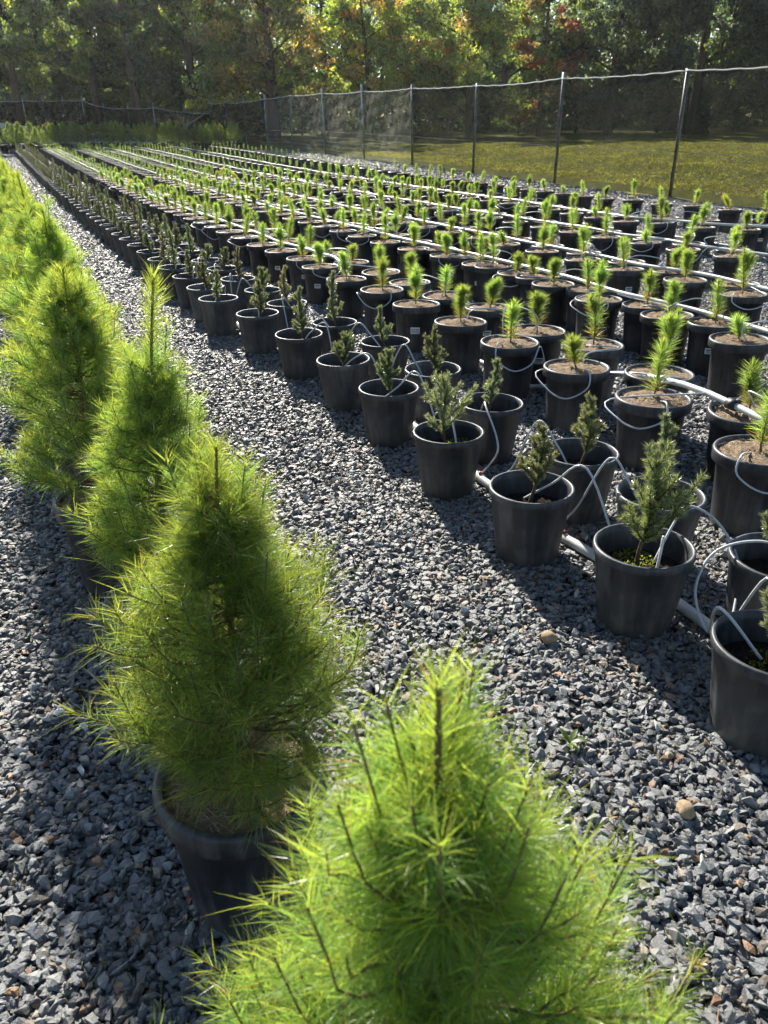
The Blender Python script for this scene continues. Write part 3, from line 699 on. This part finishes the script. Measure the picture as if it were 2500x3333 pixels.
# ------------------------------------------------------------------ irrigation
def pipe_thing(name, path, rad, label):
    g = G(); g.add(*tube(path, rad, 12)); o = link(name, g.mesh(name, True, False), M['pvc']); tag(o, label, 'pipe', 'white irrigation pipes along the rows')
    P_ = np.asarray(path)
    for j in range(9, len(P_) - 2, 27):
        if P_[j][1] > 22: break
        d_ = unit(P_[j + 1] - P_[j]); g = G(); g.add(*tube([P_[j] - d_*.035, P_[j] - d_*.03, P_[j] + d_*.03, P_[j] + d_*.035], [rad*1.05, rad*1.28, rad*1.28, rad*1.05], 12)); link('pipe_coupling', g.mesh('pipe_coupling', True, False), M['pvc'], o)
    return o
def part_tube(par, pts, rad, k=6, n=7, matl='tube', nm='drip_tube'):
    g = G(); g.add(*tube(catmull(pts, k), rad, n)); return link(nm, g.mesh(nm, True, False), M[matl], par)
def pipe_path(off, y0, y1, zf, st=.34, seed=0, amp=.012):
    rr = np.random.default_rng(seed); t0 = (y0 - off*NRM[1])/DIR[1]; t1 = (y1 - off*NRM[1])/DIR[1]; ts = np.arange(t0, t1, st); P = []
    for j, t in enumerate(ts):
        o_ = off(t) if callable(off) else off; q = DIR*t + NRM*(o_ + rr.normal()*amp); P.append((q[0], q[1], tz(*q) + zf(q[1]) + rr.normal()*.004))
    return catmull(P, 3)

rr = np.random.default_rng(31)
# ground pipe between the two spruce rows: follows the surveyed row
sp_path = []
for i in range(len(S1)):
    q = S1[i] + NRM*.19; sp_path.append((q[0], q[1], tz(*q) + .04))
first = np.array(sp_path[0]); ext = first - (np.array(sp_path[1]) - first)
sp_path = catmull([ext] + sp_path, 4)
spipe = pipe_thing('irrigation_pipe', sp_path, .0215, 'thick white pipe lying on the gravel between the two spruce rows')
def near_on(path, q):
    path = np.asarray(path); j = np.argmin(np.sum((path[:, :2] - np.asarray(q)[:2])**2, 1)); return path[j]
CAMXY = np.array([0., 0.])
for (ri, i), (e, q) in spruce_objs.items():
    if q[1] > 17 or (ri == 0 and i in (2,)): continue
    if rr.uniform() < .15 and i > 4: continue
    sd = 1 if rr.uniform() < .6 else -1
    a_ = near_on(sp_path, q + DIR*sd*.30); side = (1 if ri == 1 else -1); z = tz(*q)
    inward = -NRM*side; start = a_ + np.array([0, 0, .018])
    rim = q + unit(np.r_[a_[:2] - q]+1e-6)*.168
    soil = q + unit(np.r_[rr.normal(size=2)])*.06
    top = np.r_[(rim*1.0 + (rim - q)*.25), z + .34 + rr.uniform(.0, .10)]
    mid = np.r_[(a_[:2]*.5 + rim*.5) + DIR*sd*rr.uniform(.06, .16), z + rr.uniform(.14, .26)]
    pts_ = [start, np.r_[a_[:2]*.85 + rim*.15 + DIR*sd*.05, z + .10], mid, top, np.r_[rim*.6 + soil*.4, z + .345], np.r_[soil, z + .235]]
    part_tube(spipe, pts_, .0048 if q[1] < 8 else .005, 6 if q[1] < 8 else 3, 7 if q[1] < 8 else 5)
    if q[1] < 7:
        g = G(); g.add(*tube([start - np.array([0, 0, .006]), start + np.array([0, 0, .014])], .010, 10)); link('tube_fitting', g.mesh('tube_fitting', True, False), M['red'], spipe)
# the large loops by the second pot
e2, q2 = spruce_objs[(0, 2)]; e1, q1 = spruce_objs[(0, 1)]
part_tube(spipe, [(q2[0]+.05, q2[1]+.02, .24), (q2[0]+.13, q2[1]+.10, .35), (q2[0]+.20, q2[1]+.16, .39), (q2[0]+.29, q2[1]+.10, .35), (q2[0]+.33, q2[1]-.02, .25), (q2[0]+.27, q2[1]-.17, .14), (q2[0]+.21, q2[1]-.27, .08), (q2[0]+.20, q2[1]-.28, .055)], .0048, 8, 8)
part_tube(spipe, [(q1[0]-.02, q1[1]+.02, .25), (q1[0]-.10, q1[1]+.16, .335), (q1[0]-.03, q1[1]+.34, .12), (q1[0]-.05, q1[1]+.44, .22), (q1[0]+.02, q1[1]+.50, .33), (q1[0]+.16, q1[1]+.50, .37), (q1[0]+.26, q1[1]+.42, .36)], .0048, 8, 8)
g = G(); st_ = np.array(near_on(sp_path, (q2[0]+.2, q2[1]-.28))); g.add(*tube([st_, st_ + np.array([0, 0, .035])], .011, 10)); link('tube_fitting', g.mesh('tube_fitting', True, False), M['red'], spipe)
# white tie on the broad spruce, moss in its pot
g = G(); g.add(*tube(catmull([(.035, -.05, .23), (.042, -.045, .30), (.05, -.03, .37)], 4), .005, 7)); link('white_tie', g.mesh('white_tie', True, False), M['paper'], e2); e2.rotation_euler[2] = 0
def moss(par, seed, n, r0, z=.233):
    rr = np.random.default_rng(seed); g = G(); a_ = rr.uniform(0, 2*pi, n); q = r0*np.sqrt(rr.uniform(size=n)); c = rr.normal(size=2)*.05
    leaves(g, np.c_[c[0] + q*np.cos(a_), c[1] + q*np.sin(a_), z + rr.uniform(0, .016, n)], rr.uniform(.006, .013, n), np.array([.16, .20, .03])*rr.uniform(.5, 1.5, (n, 1)), rr, -.5); link('moss', g.mesh('moss'), M['grass'], par)
for key, sd, n, r0 in (((0, 2), 1, 420, .075), ((0, 4), 2, 260, .07), ((0, 1), 3, 260, .07), ((1, 2), 4, 200, .06), ((1, 1), 5, 300, .07)):
    if key in spruce_objs: moss(spruce_objs[key][0], sd, n, r0)

# pipes over the pine rows
PIPE_LABELS = ['white pipe dipping to the gravel within the first pair of pine rows', 'white pipe lying across pot rims of the second pair of pine rows', 'white pipe lying across pot rims of the third pair of pine rows',
               'white pipe lying across pot rims of the fourth pair of pine rows', 'white pipe lying across pot rims of the pine pair closest to the fence row']
for pi_, (ra, rb) in enumerate(((0, 1), (2, 3), (4, 5), (6, 7), (8, 9))):
    A, Bq = PR[ra], PR[rb]; P = []
    for i, q in enumerate(A):
        j = np.argmin([np.hypot(*(q - w)) for w in Bq]); w = Bq[j]
        mid = q + NRM*.215
        z = .395
        if pi_ == 0:
            y = q[1]; z = .395 - .36*(ss((y - 4.2)/.5)*(1 - ss((y - 7.2)/.9)))
        P.append((mid[0], mid[1], tz(*mid) + z + rr.normal()*.004))
    ex = np.array(P[0]) - (np.array(P[1]) - np.array(P[0])); P = [tuple(ex + (np.array(P[0]) - np.array(P[1]))*.6)] + P
    path = catmull(P, 4); pp = pipe_thing('irrigation_pipe', path, .0165, PIPE_LABELS[pi_])
    for ri in (ra, rb):
        for i in range(1, 70):
            if (ri, i) not in pine_objs: continue
            e, q = pine_objs[(ri, i)]
            if q[1] > 24 or rr.uniform() < .12: continue
            z = tz(*q); sd = 1 if rr.uniform() < .5 else -1; a_ = near_on(path, q + DIR*sd*.22); st_ = a_ + np.array([0, 0, .0])
            toc = unit(-q); perp = np.array([-toc[1], toc[0]])*(1 if rr.uniform() < .5 else -1)
            soil = q + perp*-.04 + toc*rr.uniform(.02, .08)
            style = rr.integers(3)
            if ri == ra and style < 2:      # hangs in a loop in front of the rim
                dr = rr.uniform(.06, .16)
                pts_ = [st_, np.r_[q + perp*.205 + toc*.04, z + .35], np.r_[q + perp*.15 + toc*.185, z + .37 - dr*.7], np.r_[q + perp*.04 + toc*.215, z + .37 - dr], np.r_[q - perp*.07 + toc*.20, z + .37 - dr*.5], np.r_[q - perp*.07 + toc*.165, z + .392], np.r_[soil, z + .365]]
            elif style == 2:                # arches above the mulch
                pts_ = [st_, np.r_[a_[:2] + DIR*sd*.08, z + .47], np.r_[(a_[:2] + soil)/2 + perp*.06, z + .50], np.r_[soil + perp*.04, z + .44], np.r_[soil, z + .362]]
            else:                           # lies in a flat loop
                pts_ = [st_, np.r_[a_[:2] - NRM*.10 + DIR*sd*.10, z + .41], np.r_[q + DIR*sd*.20, z + .385], np.r_[q + perp*.14 + toc*.10, z + .385], np.r_[soil, z + .366]]
            part_tube(pp, pts_, .0046 if q[1] < 9 else .0055, 5 if q[1] < 9 else 3, 6 if q[1] < 9 else 4)
    if pi_ == 0:
        c_ = near_on(path, inv(2390, 1365, .37)); g = G(); g.add(*tube([c_ + np.array([.012, -.026, 0]), c_ + np.array([-.012, .026, 0])], .027, 12)); v, t = boxv((c_[0] + .05, c_[1] + .05, c_[2] + .004), (.12, .02, .012), .9); g.add(v, t); link('pipe_clip', g.mesh('pipe_clip', True, False), M['black'], pp)

# a thinner pipe lying on the gravel in the wide gap before the fence row
gp = pipe_path(9.55, 10.0, 15.5, lambda y: .04, .7, 3)
pipe_thing('irrigation_pipe', gp, .018, 'thin white pipe lying on the gravel behind the fifth pair of pine rows')

# ------------------------------------------------------------------ fence with shade cloth
def fence_run(label, pts, h, wires, cloth_top, bottoms, brace_at=None, seed=0):
    rr = np.random.default_rng(seed); pts = np.array(pts); e = empty('shade_cloth_fence', (pts[0][0], pts[0][1], tz(*pts[0]))); O = np.array(e.location)
    tops = []
    for i, q in enumerate(pts):
        z = tz(*q); hh = h + rr.normal()*.06; lean = rr.normal(size=2)*.03; g = G()
        g.add(*tube([(q[0] - O[0], q[1] - O[1], z - O[2] - .1), (q[0] - O[0] + lean[0], q[1] - O[1] + lean[1], z - O[2] + hh)], .042, 10)); link('post', g.mesh('post', True, False), M['steel'], e)
        tops.append((z + cloth_top + rr.normal()*.02))
    for k in range(len(pts) - 1):
        a_, b_ = pts[k], pts[k + 1]; nx, nz = 44, 24; v = []; t = []; nrm = np.array([-(b_ - a_)[1], (b_ - a_)[0]]); nrm = nrm/np.linalg.norm(nrm); rope = []
        ph = rr.uniform(0, 6, 6); am = 1.1 if 5 <= k <= 8 else .3; sag = rr.uniform(.03, .07)
        for i in range(nx + 1):
            f = i/nx; q = a_*(1 - f) + b_*f; zt_ = tops[k]*(1 - f) + tops[k + 1]*f - sag*4*f*(1 - f) + .006*sin(f*40 + ph[0]); zb = tz(*q) + bottoms + .03*sin(f*9 + ph[1])
            for j in range(nz + 1):
                u = j/nz; wob = am*(.05*sin(f*7 + u*4 + ph[2])*sin(pi*f) + .035*sin(f*23 - u*11 + ph[3])*sin(pi*f) + .018*sin(f*11 + u*31 + ph[4]) + .012*sin(f*53 + u*19 + ph[5]))
                w = q + nrm*(.055 + wob*.8); v.append((w[0] - O[0], w[1] - O[1], zb*(1 - u) + zt_*u - O[2]))
            w = q + nrm*.05; rope.append((w[0] - O[0], w[1] - O[1], zt_ - O[2] + .01))
        for i in range(nx):
            for j in range(nz):
                A = i*(nz + 1) + j; t += [(A, A + nz + 1, A + nz + 2), (A, A + nz + 2, A + 1)]
        g = G(); g.add(v, t); link('shade_cloth', g.mesh('shade_cloth', True, False), M['sunlitcloth'] if (len(pts) > 11 and 5 <= k <= 8) else M['cloth'], e)
        g = G(); g.add(*tube(rope, .016, 6)); link('edge_rope', g.mesh('edge_rope', True, False), M['rope'], e)
        for hz in wires(k):
            g = G(); g.add(*tube([(q[0] - O[0], q[1] - O[1], tz(*q) + hz - O[2] - .02*sin(pi*f)) for f, q in ((f, a_*(1 - f) + b_*f) for f in np.linspace(0, 1, 7))], .006, 5)); link('wire', g.mesh('wire', True, False), M['rope'], e)
    if brace_at is not None:
        q = pts[brace_at]; z = tz(*q)
        for (dx, dy) in ((-3.2, -1.2), (1.5, -3.3)):
            g = G(); g.add(*tube([(q[0] - O[0], q[1] - O[1], z + 2.2 - O[2]), (q[0] + dx - O[0], q[1] + dy - O[1], tz(q[0] + dx, q[1] + dy) - O[2])], .045, 8)); link('brace', g.mesh('brace', True, False), M['steel'], e)
    tag(e, label, 'fence'); return e
main_pts = [FA + FD*s_ for s_ in (-9.5, -4.8, -.1, 4.6, 9.3, 14.0, 18.8, 23.7, 28.9, 33.6, 38.4, 43.0, 48.2)]
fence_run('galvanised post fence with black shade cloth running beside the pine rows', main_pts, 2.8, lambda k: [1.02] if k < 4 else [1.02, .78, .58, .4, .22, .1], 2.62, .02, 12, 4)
bpts = [main_pts[-1]]
for px, y in zip((605, 506, 420, 343, 275, 211, 147, 83, 25, -40), np.linspace(64.8, 72, 10)):
    lo, hi = -60., 0.
    for _ in range(40):
        mid = (lo + hi)/2
        if fwd(mid, y, tz(mid, y) + 1)[0] < px: lo = mid
        else: hi = mid
    bpts.append(np.array([lo, y]))
fence_run('far shade cloth fence crossing behind the corrugated iron strip', bpts, 2.35, lambda k: [], 1.95, .05, None, 9)

# corrugated iron strip, folded where it climbs the bank
def xat(px, y, z=.5):
    lo, hi = -60., 20.
    for _ in range(40):
        mid = (lo + hi)/2
        if fwd(mid, y, z)[0] < px: lo = mid
        else: hi = mid
    return lo
pl = [(xat(-60, 53, 2), 53, 2.25), (xat(32, 53, 2), 53, 2.2), (xat(139, 52.7, 1.8), 52.7, 1.82), (xat(287, 52.3, 1.6), 52.3, 1.58), (xat(420, 52, 1.5), 52, 1.54), (xat(545, 51.6, 1.5), 51.6, 1.53)]
pl = [(x, y, tz(x, y) - .04, zt_ - tz(x, y) + .04) for x, y, zt_ in pl]
se = empty('corrugated_iron_strip', (pl[0][0], pl[0][1], pl[0][2])); O = np.array(se.location)
for k in range(len(pl) - 1):
    a_, b_ = np.array(pl[k]), np.array(pl[k + 1]); v = []; t = []; nz = 60
    for f in (0, 1):
        q = a_*(1 - f) + b_*f
        for j in range(nz + 1):
            u = j/nz; hh = a_[3]*(1 - f) + b_[3]*f
            v.append((q[0] - O[0], q[1] - O[1] + .03*sin(u*hh*2*pi/.11), q[2] + hh*u - O[2]))
    for j in range(nz): t += [(j, nz + 1 + j, nz + 2 + j), (j, nz + 2 + j, j + 1)]
    g = G(); g.add(v, t); link('iron_sheet', g.mesh('iron_sheet', True, False), M['iron'], se)
tag(se, 'low corrugated iron strip behind the far bushes', 'iron strip')
# black bin beyond the strip
bx_, by_ = xat(345, 54, 1.5), 54.5; e = empty('storage_bin', (bx_, by_, tz(bx_, by_)))
g = G(); v, t = boxv((0, 0, .55), (.55, .5, 1.1)); v[:4, :2] *= .85; g.add(v, t); link('bin_body', g.mesh('bin_body', False, False), M['bin'], e)
g = G(); v, t = boxv((0, 0, 1.13), (.85, .65, .06)); g.add(v, t); link('lid', g.mesh('lid', False, False), M['bin'], e); tag(e, 'dark bin with flat lid behind the corrugated strip', 'bin')

# ------------------------------------------------------------------ lawn grass blades
rr = np.random.default_rng(77); n = 90000
s_ = rr.uniform(-9, 30, n); o_ = rr.uniform(.05, 1, n)**1.3*26
X = FA[0] + FD[0]*s_ + FN[0]*o_; Y = FA[1] + FD[1]*s_ + FN[1]*o_; px, py, d_ = fwd(X, Y, terrain(X, Y)); ok = (px > 1000) & (px < 2650) & (Y < 60); X, Y = X[ok], Y[ok]; n = len(X)
g = G(); az = rr.uniform(0, 2*pi, n); big = np.sin(X*1.1 + 2*np.sin(Y*.7)) + np.sin(Y*1.6 + X*.4)
C = np.array([.27, .29, .06])*rr.uniform(.5, 1.4, (n, 1))*(1 + .12*big[:, None]); dry = rr.uniform(size=n) < .25; C[dry] = np.array([.24, .20, .08])*rr.uniform(.6, 1.2, (dry.sum(), 1))
needles(g, np.c_[X, Y, lawn_z(X, Y) - .01], np.c_[np.cos(az)*.7, np.sin(az)*.7, np.ones(n)], rr.uniform(.05, .13, n), .022, np.c_[np.cos(az)*.3, np.sin(az)*.3, -.3*np.ones(n)], C, None, rr)
go_ = link('grass', g.mesh('grass'), M['grass']); tag(go_, 'rough short grass growing on the sunlit lawn beyond the fence', 'grass', kind='stuff')

# ------------------------------------------------------------------ trees
def make_tree(seed, h, cr, c0, trunk_r, pal, nclump=150, per=110, ls=.17, lean=0, droop=.0, flat=1.0):
    rr = np.random.default_rng(seed); s = G(); g = G(); k = np.linspace(0, 1, 10)
    st = np.c_[lean*h*k + .25*np.sin(k*3 + seed)*k, .25*np.cos(k*2.5 + seed)*k, h*.86*k - .2]; s.add(*tube(st, trunk_r*(1 - .85*k), 10))
    cent = []
    nl = 16
    for i in range(nl):
        f = c0/h*.9 + (.92 - c0/h*.9)*(i + rr.uniform())/nl; b0 = np.array([np.interp(f, k, st[:, c]) for c in range(3)]); az = i*2.4 + rr.normal()*.5
        prof = np.interp((b0[2] - c0)/(h - c0), [-.2, 0, .25, .5, .8, 1], [.5, .75, 1, .95, .6, .25]); L = cr*prof*rr.uniform(.7, 1.1); kk = np.linspace(0, 1, 6)[:, None]
        br = b0 + np.concatenate([kk*cos(az)*L, kk*sin(az)*L, (kk*.55 - kk**2*(.1 + droop))*L], 1) + np.cumsum(rr.normal(size=(6, 3))*.12, 0)*kk
        s.add(*tube(br, np.linspace(trunk_r*.3*(1 - f*.5), .02, 6), 6)); cent.append(br[2:])
        for sd in range(3):
            q0 = br[rr.integers(2, 5)]; d2 = unit(rr.normal(size=3) + np.array([cos(az), sin(az), .3]))*L*rr.uniform(.25, .5); b2 = q0 + kk[::2]*d2; s.add(*tube(b2, [.04, .03, .015], 4)); cent.append(b2[1:])
    cent = np.concatenate(cent)
    for i in range(nclump):
        c = cent[rr.integers(len(cent))] + rr.normal(size=3)*np.array([.55, .55, .45])*cr*.16; rad = rr.uniform(.45, 1.0)*cr*.2; n = int(per*rr.uniform(.6, 1.3))
        P = c + unit(rr.normal(size=(n, 3)))*rad*rr.uniform(.2, 1, (n, 1))**.5*np.array([1, 1, .65*flat])
        w = rr.choice(len(pal), p=[p_[1] for p_ in pal]); C = np.array(pal[w][0])*rr.uniform(.6, 1.4, (n, 1))*rr.uniform(.75, 1.2)
        leaves(g, P, rr.uniform(.7, 1.3, n)*ls, C, rr)
    return s.mesh('trunk', True, False), g.mesh('crown')
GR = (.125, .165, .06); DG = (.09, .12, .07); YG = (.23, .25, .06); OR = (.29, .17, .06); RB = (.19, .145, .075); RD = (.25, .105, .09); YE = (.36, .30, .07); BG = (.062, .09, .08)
TREES = {
 'gum': make_tree(1, 19, 4.6, 2.2, .28, [(GR, .5), (YG, .25), (DG, .25)], 260, 110, .24),
 'gum2': make_tree(2, 20, 5.2, 2.4, .42, [(GR, .5), (DG, .4), (YG, .1)], 290, 110, .25),
 'maple': make_tree(3, 15, 6.0, 2.8, .48, [(RB, .36), (GR, .40), (YG, .12), (OR, .08), (YE, .04)], 330, 115, .24),
 'yellow': make_tree(4, 14, 4.6, 1.6, .26, [(YE, .14), (YG, .36), (OR, .12), (GR, .38)], 240, 105, .23, .05),
 'green_orange': make_tree(5, 15, 6.0, 1.0, .40, [(GR, .66), (YG, .18), (OR, .07), (RB, .09)], 380, 115, .24),
 'red': make_tree(6, 13, 3.2, 1.2, .22, [(RD, .30), (RB, .32), (OR, .04), (GR, .34)], 160, 100, .21),
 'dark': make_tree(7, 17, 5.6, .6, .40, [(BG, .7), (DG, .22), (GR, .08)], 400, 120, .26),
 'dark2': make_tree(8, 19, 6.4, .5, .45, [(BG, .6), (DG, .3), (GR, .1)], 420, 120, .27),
 'pine': make_tree(9, 21, 4.0, 3.4, .36, [(DG, .7), (GR, .3)], 230, 110, .24, 0, .25),
 'shrub': make_tree(10, 4.8, 2.6, .2, .09, [(GR, .45), (DG, .5), (YG, .05)], 120, 90, .2),
 'lit_shrub': make_tree(11, 4.6, 2.4, .3, .08, [(YG, .7), (GR, .2), (YE, .1)], 90, 70, .16),
}
for a_, b_ in TREES.values(): a_.materials.append(M['bark']); b_.materials.append(M['leaf'])
def tree(kind, px, y, lab, rz=0.0, sc=1.0, name='broadleaf_tree', group='trees beyond the fence', cat='tree'):
    lo, hi = -80., 80.
    for _ in range(45):
        mid = (lo + hi)/2
        if fwd(mid, y, tz(mid, y) + 2)[0] < px: lo = mid
        else: hi = mid
    e = empty(name, (lo, y, tz(lo, y)), rz); e.scale = (sc,)*3
    link('trunk', TREES[kind][0], None, e); link('crown', TREES[kind][1], None, e); tag(e, lab, cat, group); return e
# px is the column of the 2500 px wide photograph that the trunk stands on
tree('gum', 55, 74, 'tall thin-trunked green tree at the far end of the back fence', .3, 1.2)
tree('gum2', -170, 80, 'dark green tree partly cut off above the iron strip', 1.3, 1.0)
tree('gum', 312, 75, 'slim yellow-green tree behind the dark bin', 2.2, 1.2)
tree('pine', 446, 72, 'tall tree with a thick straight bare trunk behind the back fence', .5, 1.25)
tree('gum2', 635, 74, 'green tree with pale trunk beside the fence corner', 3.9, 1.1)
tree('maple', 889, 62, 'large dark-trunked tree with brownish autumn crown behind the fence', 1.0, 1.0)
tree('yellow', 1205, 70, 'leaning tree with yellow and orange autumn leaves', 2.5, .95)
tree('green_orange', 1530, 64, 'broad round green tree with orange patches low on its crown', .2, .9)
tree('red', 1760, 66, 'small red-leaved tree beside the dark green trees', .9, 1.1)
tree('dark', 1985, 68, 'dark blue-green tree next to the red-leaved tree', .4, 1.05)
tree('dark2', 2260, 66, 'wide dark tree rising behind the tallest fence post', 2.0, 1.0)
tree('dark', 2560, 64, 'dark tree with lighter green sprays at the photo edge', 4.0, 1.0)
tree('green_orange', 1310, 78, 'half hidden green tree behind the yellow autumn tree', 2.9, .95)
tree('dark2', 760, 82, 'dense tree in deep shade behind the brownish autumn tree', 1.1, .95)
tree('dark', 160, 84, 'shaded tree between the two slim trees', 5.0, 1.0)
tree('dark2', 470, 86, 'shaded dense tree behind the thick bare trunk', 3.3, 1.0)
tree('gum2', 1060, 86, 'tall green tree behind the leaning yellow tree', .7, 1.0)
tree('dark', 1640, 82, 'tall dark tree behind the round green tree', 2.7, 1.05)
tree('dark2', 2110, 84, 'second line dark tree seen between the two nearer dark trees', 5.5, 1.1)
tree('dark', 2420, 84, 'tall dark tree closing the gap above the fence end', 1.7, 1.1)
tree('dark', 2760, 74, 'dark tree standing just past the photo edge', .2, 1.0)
for i, (px, y, kd, lab) in enumerate([(690, 68, 'lit_shrub', 'pale yellow-green sunlit shrub beyond the fence corner'), (770, 70, 'lit_shrub', 'sunlit twiggy shrub beside the dark autumn trunk'), (120, 78, 'shrub', 'dark rounded shrub below the slim trees'),
    (250, 77, 'shrub', 'low dark shrub behind the iron strip'), (390, 78, 'shrub', 'shaded shrub beside the thick bare trunk'), (540, 77, 'shrub', 'shaded shrub between bare trunk and pale trunk'), (980, 69, 'shrub', 'dark shrub just past the autumn trunk'), (1120, 74, 'shrub', 'green shrub under the leaning yellow tree'),
    (1400, 74, 'lit_shrub', 'yellowish shrub under the round green tree'), (1690, 72, 'shrub', 'dark shrub under the red-leaved tree'), (1880, 72, 'shrub', 'dark shrub at the foot of the blue-green tree'), (2150, 71, 'shrub', 'dark shrub behind the shade cloth near the tallest post'), (2400, 70, 'shrub', 'dark shrub below the wide dark tree')]):
    tree(kd, px, y, lab, i*1.7, 1.0 + .15*math.sin(i*2.1), 'shrub', 'shrubs under the trees', 'shrub')
# woodland behind, one mass
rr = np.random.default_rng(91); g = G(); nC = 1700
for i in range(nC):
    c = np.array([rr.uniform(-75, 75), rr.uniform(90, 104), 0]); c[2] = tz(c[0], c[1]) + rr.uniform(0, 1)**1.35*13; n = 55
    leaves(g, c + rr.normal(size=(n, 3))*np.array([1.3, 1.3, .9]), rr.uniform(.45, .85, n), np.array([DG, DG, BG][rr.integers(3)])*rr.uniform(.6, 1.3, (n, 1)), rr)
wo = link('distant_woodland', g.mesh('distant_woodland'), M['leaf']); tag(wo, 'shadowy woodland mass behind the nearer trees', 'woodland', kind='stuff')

# ------------------------------------------------------------------ thin haze volume, added to veil and lift the dark trees
g = G(); v, t = boxv((0, 45, 14.5), (230, 150, 32)); g.add(v, t); hz_ = link('haze', g.mesh('haze', False, False)); tag(hz_, 'thin pale haze added before the trees to veil their dark tones', 'haze', kind='stuff')
m = bpy.data.materials.new('haze'); m.use_nodes = True; nt = m.node_tree; nt.nodes.clear(); pv = N(nt, 'ShaderNodeVolumePrincipled'); pv.inputs['Color'].default_value = (.95, .97, 1, 1); pv.inputs['Density'].default_value = .00016; pv.inputs['Anisotropy'].default_value = .6
ou = N(nt, 'ShaderNodeOutputMaterial'); nt.links.new(pv.outputs[0], ou.inputs['Volume']); hz_.data.materials.append(m)

# ------------------------------------------------------------------ small things on the gravel
def rock(px, py, size, matl, lab, seed, flat=.75):
    x, y = inv(px, py, 0); rr = np.random.default_rng(seed); bm = bmesh.new(); bmesh.ops.create_icosphere(bm, subdivisions=3, radius=1)
    nn = [unit(rr.normal(size=3)) for _ in range(12)]; cut = [rr.uniform(.72, .95) for _ in nn]
    for v in bm.verts:
        p = np.array(v.co[:])
        for n_, c_ in zip(nn, cut):
            d_ = p @ n_ - c_
            if d_ > 0: p = p - n_*d_*.85
        p = p*(1 + .03*math.sin(p[0]*7 + seed)*math.sin(p[1]*6))
        v.co = Vector(p*np.array([1, .85, flat])*size/2)
    me = bpy.data.meshes.new('rock'); bm.to_mesh(me); bm.free(); me.polygons.foreach_set('use_smooth', np.ones(len(me.polygons), bool))
    o = link('rock', me, matl); o.location = (x, y, size*flat*.38 + .012); o.rotation_euler = (.2, .1, seed); tag(o, lab, 'rock')
rock(1786, 2100, .062, M['tan'], 'rounded tan rock on the gravel below the broad spruce pot', 3, .85)
rock(2226, 2662, .056, M['tan'], 'pale flat-faced tan stone on open gravel beside the big bush', 5, .8)
rock(196, 2336, .030, M['paper'], 'small white pebble on gravel beside the pine bush pots', 7, .8)
def weed(px, py, lab, seed, n=7, L=.075, name='weed', col=(.12, .17, .04)):
    rr = np.random.default_rng(seed); x, y = inv(px, py, 0); g = G()
    for i in range(n):
        az = 2*pi*i/n + rr.normal()*.3; e_ = rr.uniform(.25, .95); l_ = L*rr.uniform(.6, 1.15); m_ = 7; v = []; t = []
        for k in range(m_ + 1):
            f = k/m_; w = l_*.11*math.sin(pi*min(1, .12 + f*.9))*(1 + .25*(k % 2)); r_ = l_*f*cos(e_); zz = l_*(f*sin(e_) - .35*f*f) + .02
            sx, sy = -sin(az)*w, cos(az)*w; v += [(r_*cos(az) - sx, r_*sin(az) - sy, zz + w*.25), (r_*cos(az), r_*sin(az), zz), (r_*cos(az) + sx, r_*sin(az) + sy, zz + w*.25)]
        for k in range(m_):
            b_ = 3*k; t += [(b_, b_ + 1, b_ + 4), (b_, b_ + 4, b_ + 3), (b_ + 1, b_ + 2, b_ + 5), (b_ + 1, b_ + 5, b_ + 4)]
        g.add(v, t, np.array(col)*rr.uniform(.8, 1.3))
    o = link(name, g.mesh(name, True), M['grass']); o.location = (x, y, .012); tag(o, lab, 'weed')
weed(1850, 2445, 'toothed green weed rosette growing in the gravel', 4, 9, .06)
weed(2265, 3170, 'tiny yellowish weed in the gravel at the photo bottom', 6, 9, .035, col=(.22, .18, .05))
weed(2110, 2830, 'little yellow green sprig beside the pale flat-faced stone', 8, 7, .03, col=(.2, .2, .05))
# dry needles and bits of litter lying on the stones
rr = np.random.default_rng(55); n = 2600; t_ = rr.uniform(-.5, 12, n); of = rr.uniform(-.9, 2.3, n); X = DIR[0]*t_ + NRM[0]*of; Y = DIR[1]*t_ + NRM[1]*of; az = rr.uniform(0, 2*pi, n); g = G()
C = np.array([.28, .17, .08])*rr.uniform(.5, 1.5, (n, 1)); needles(g, np.c_[X, Y, .022 + rr.uniform(0, .014, n)], np.c_[np.cos(az), np.sin(az), rr.normal(size=n)*.12], rr.uniform(.02, .06, n), .0018, np.c_[rr.normal(size=(n, 2))*.15, np.zeros(n)], C, None, rr)
lo_ = link('needle_litter', g.mesh('needle_litter'), M['straw']); tag(lo_, 'scattered dry brown needles lying on the gravel path', 'litter', kind='stuff')
print('pines', len(allp), 'rest', len(rest), 'spruces', len(spruce_objs), 'bushes', n_b, 'gravel patches', len(pts), 'tris', sum(len(m.polygons) for m in bpy.data.meshes))
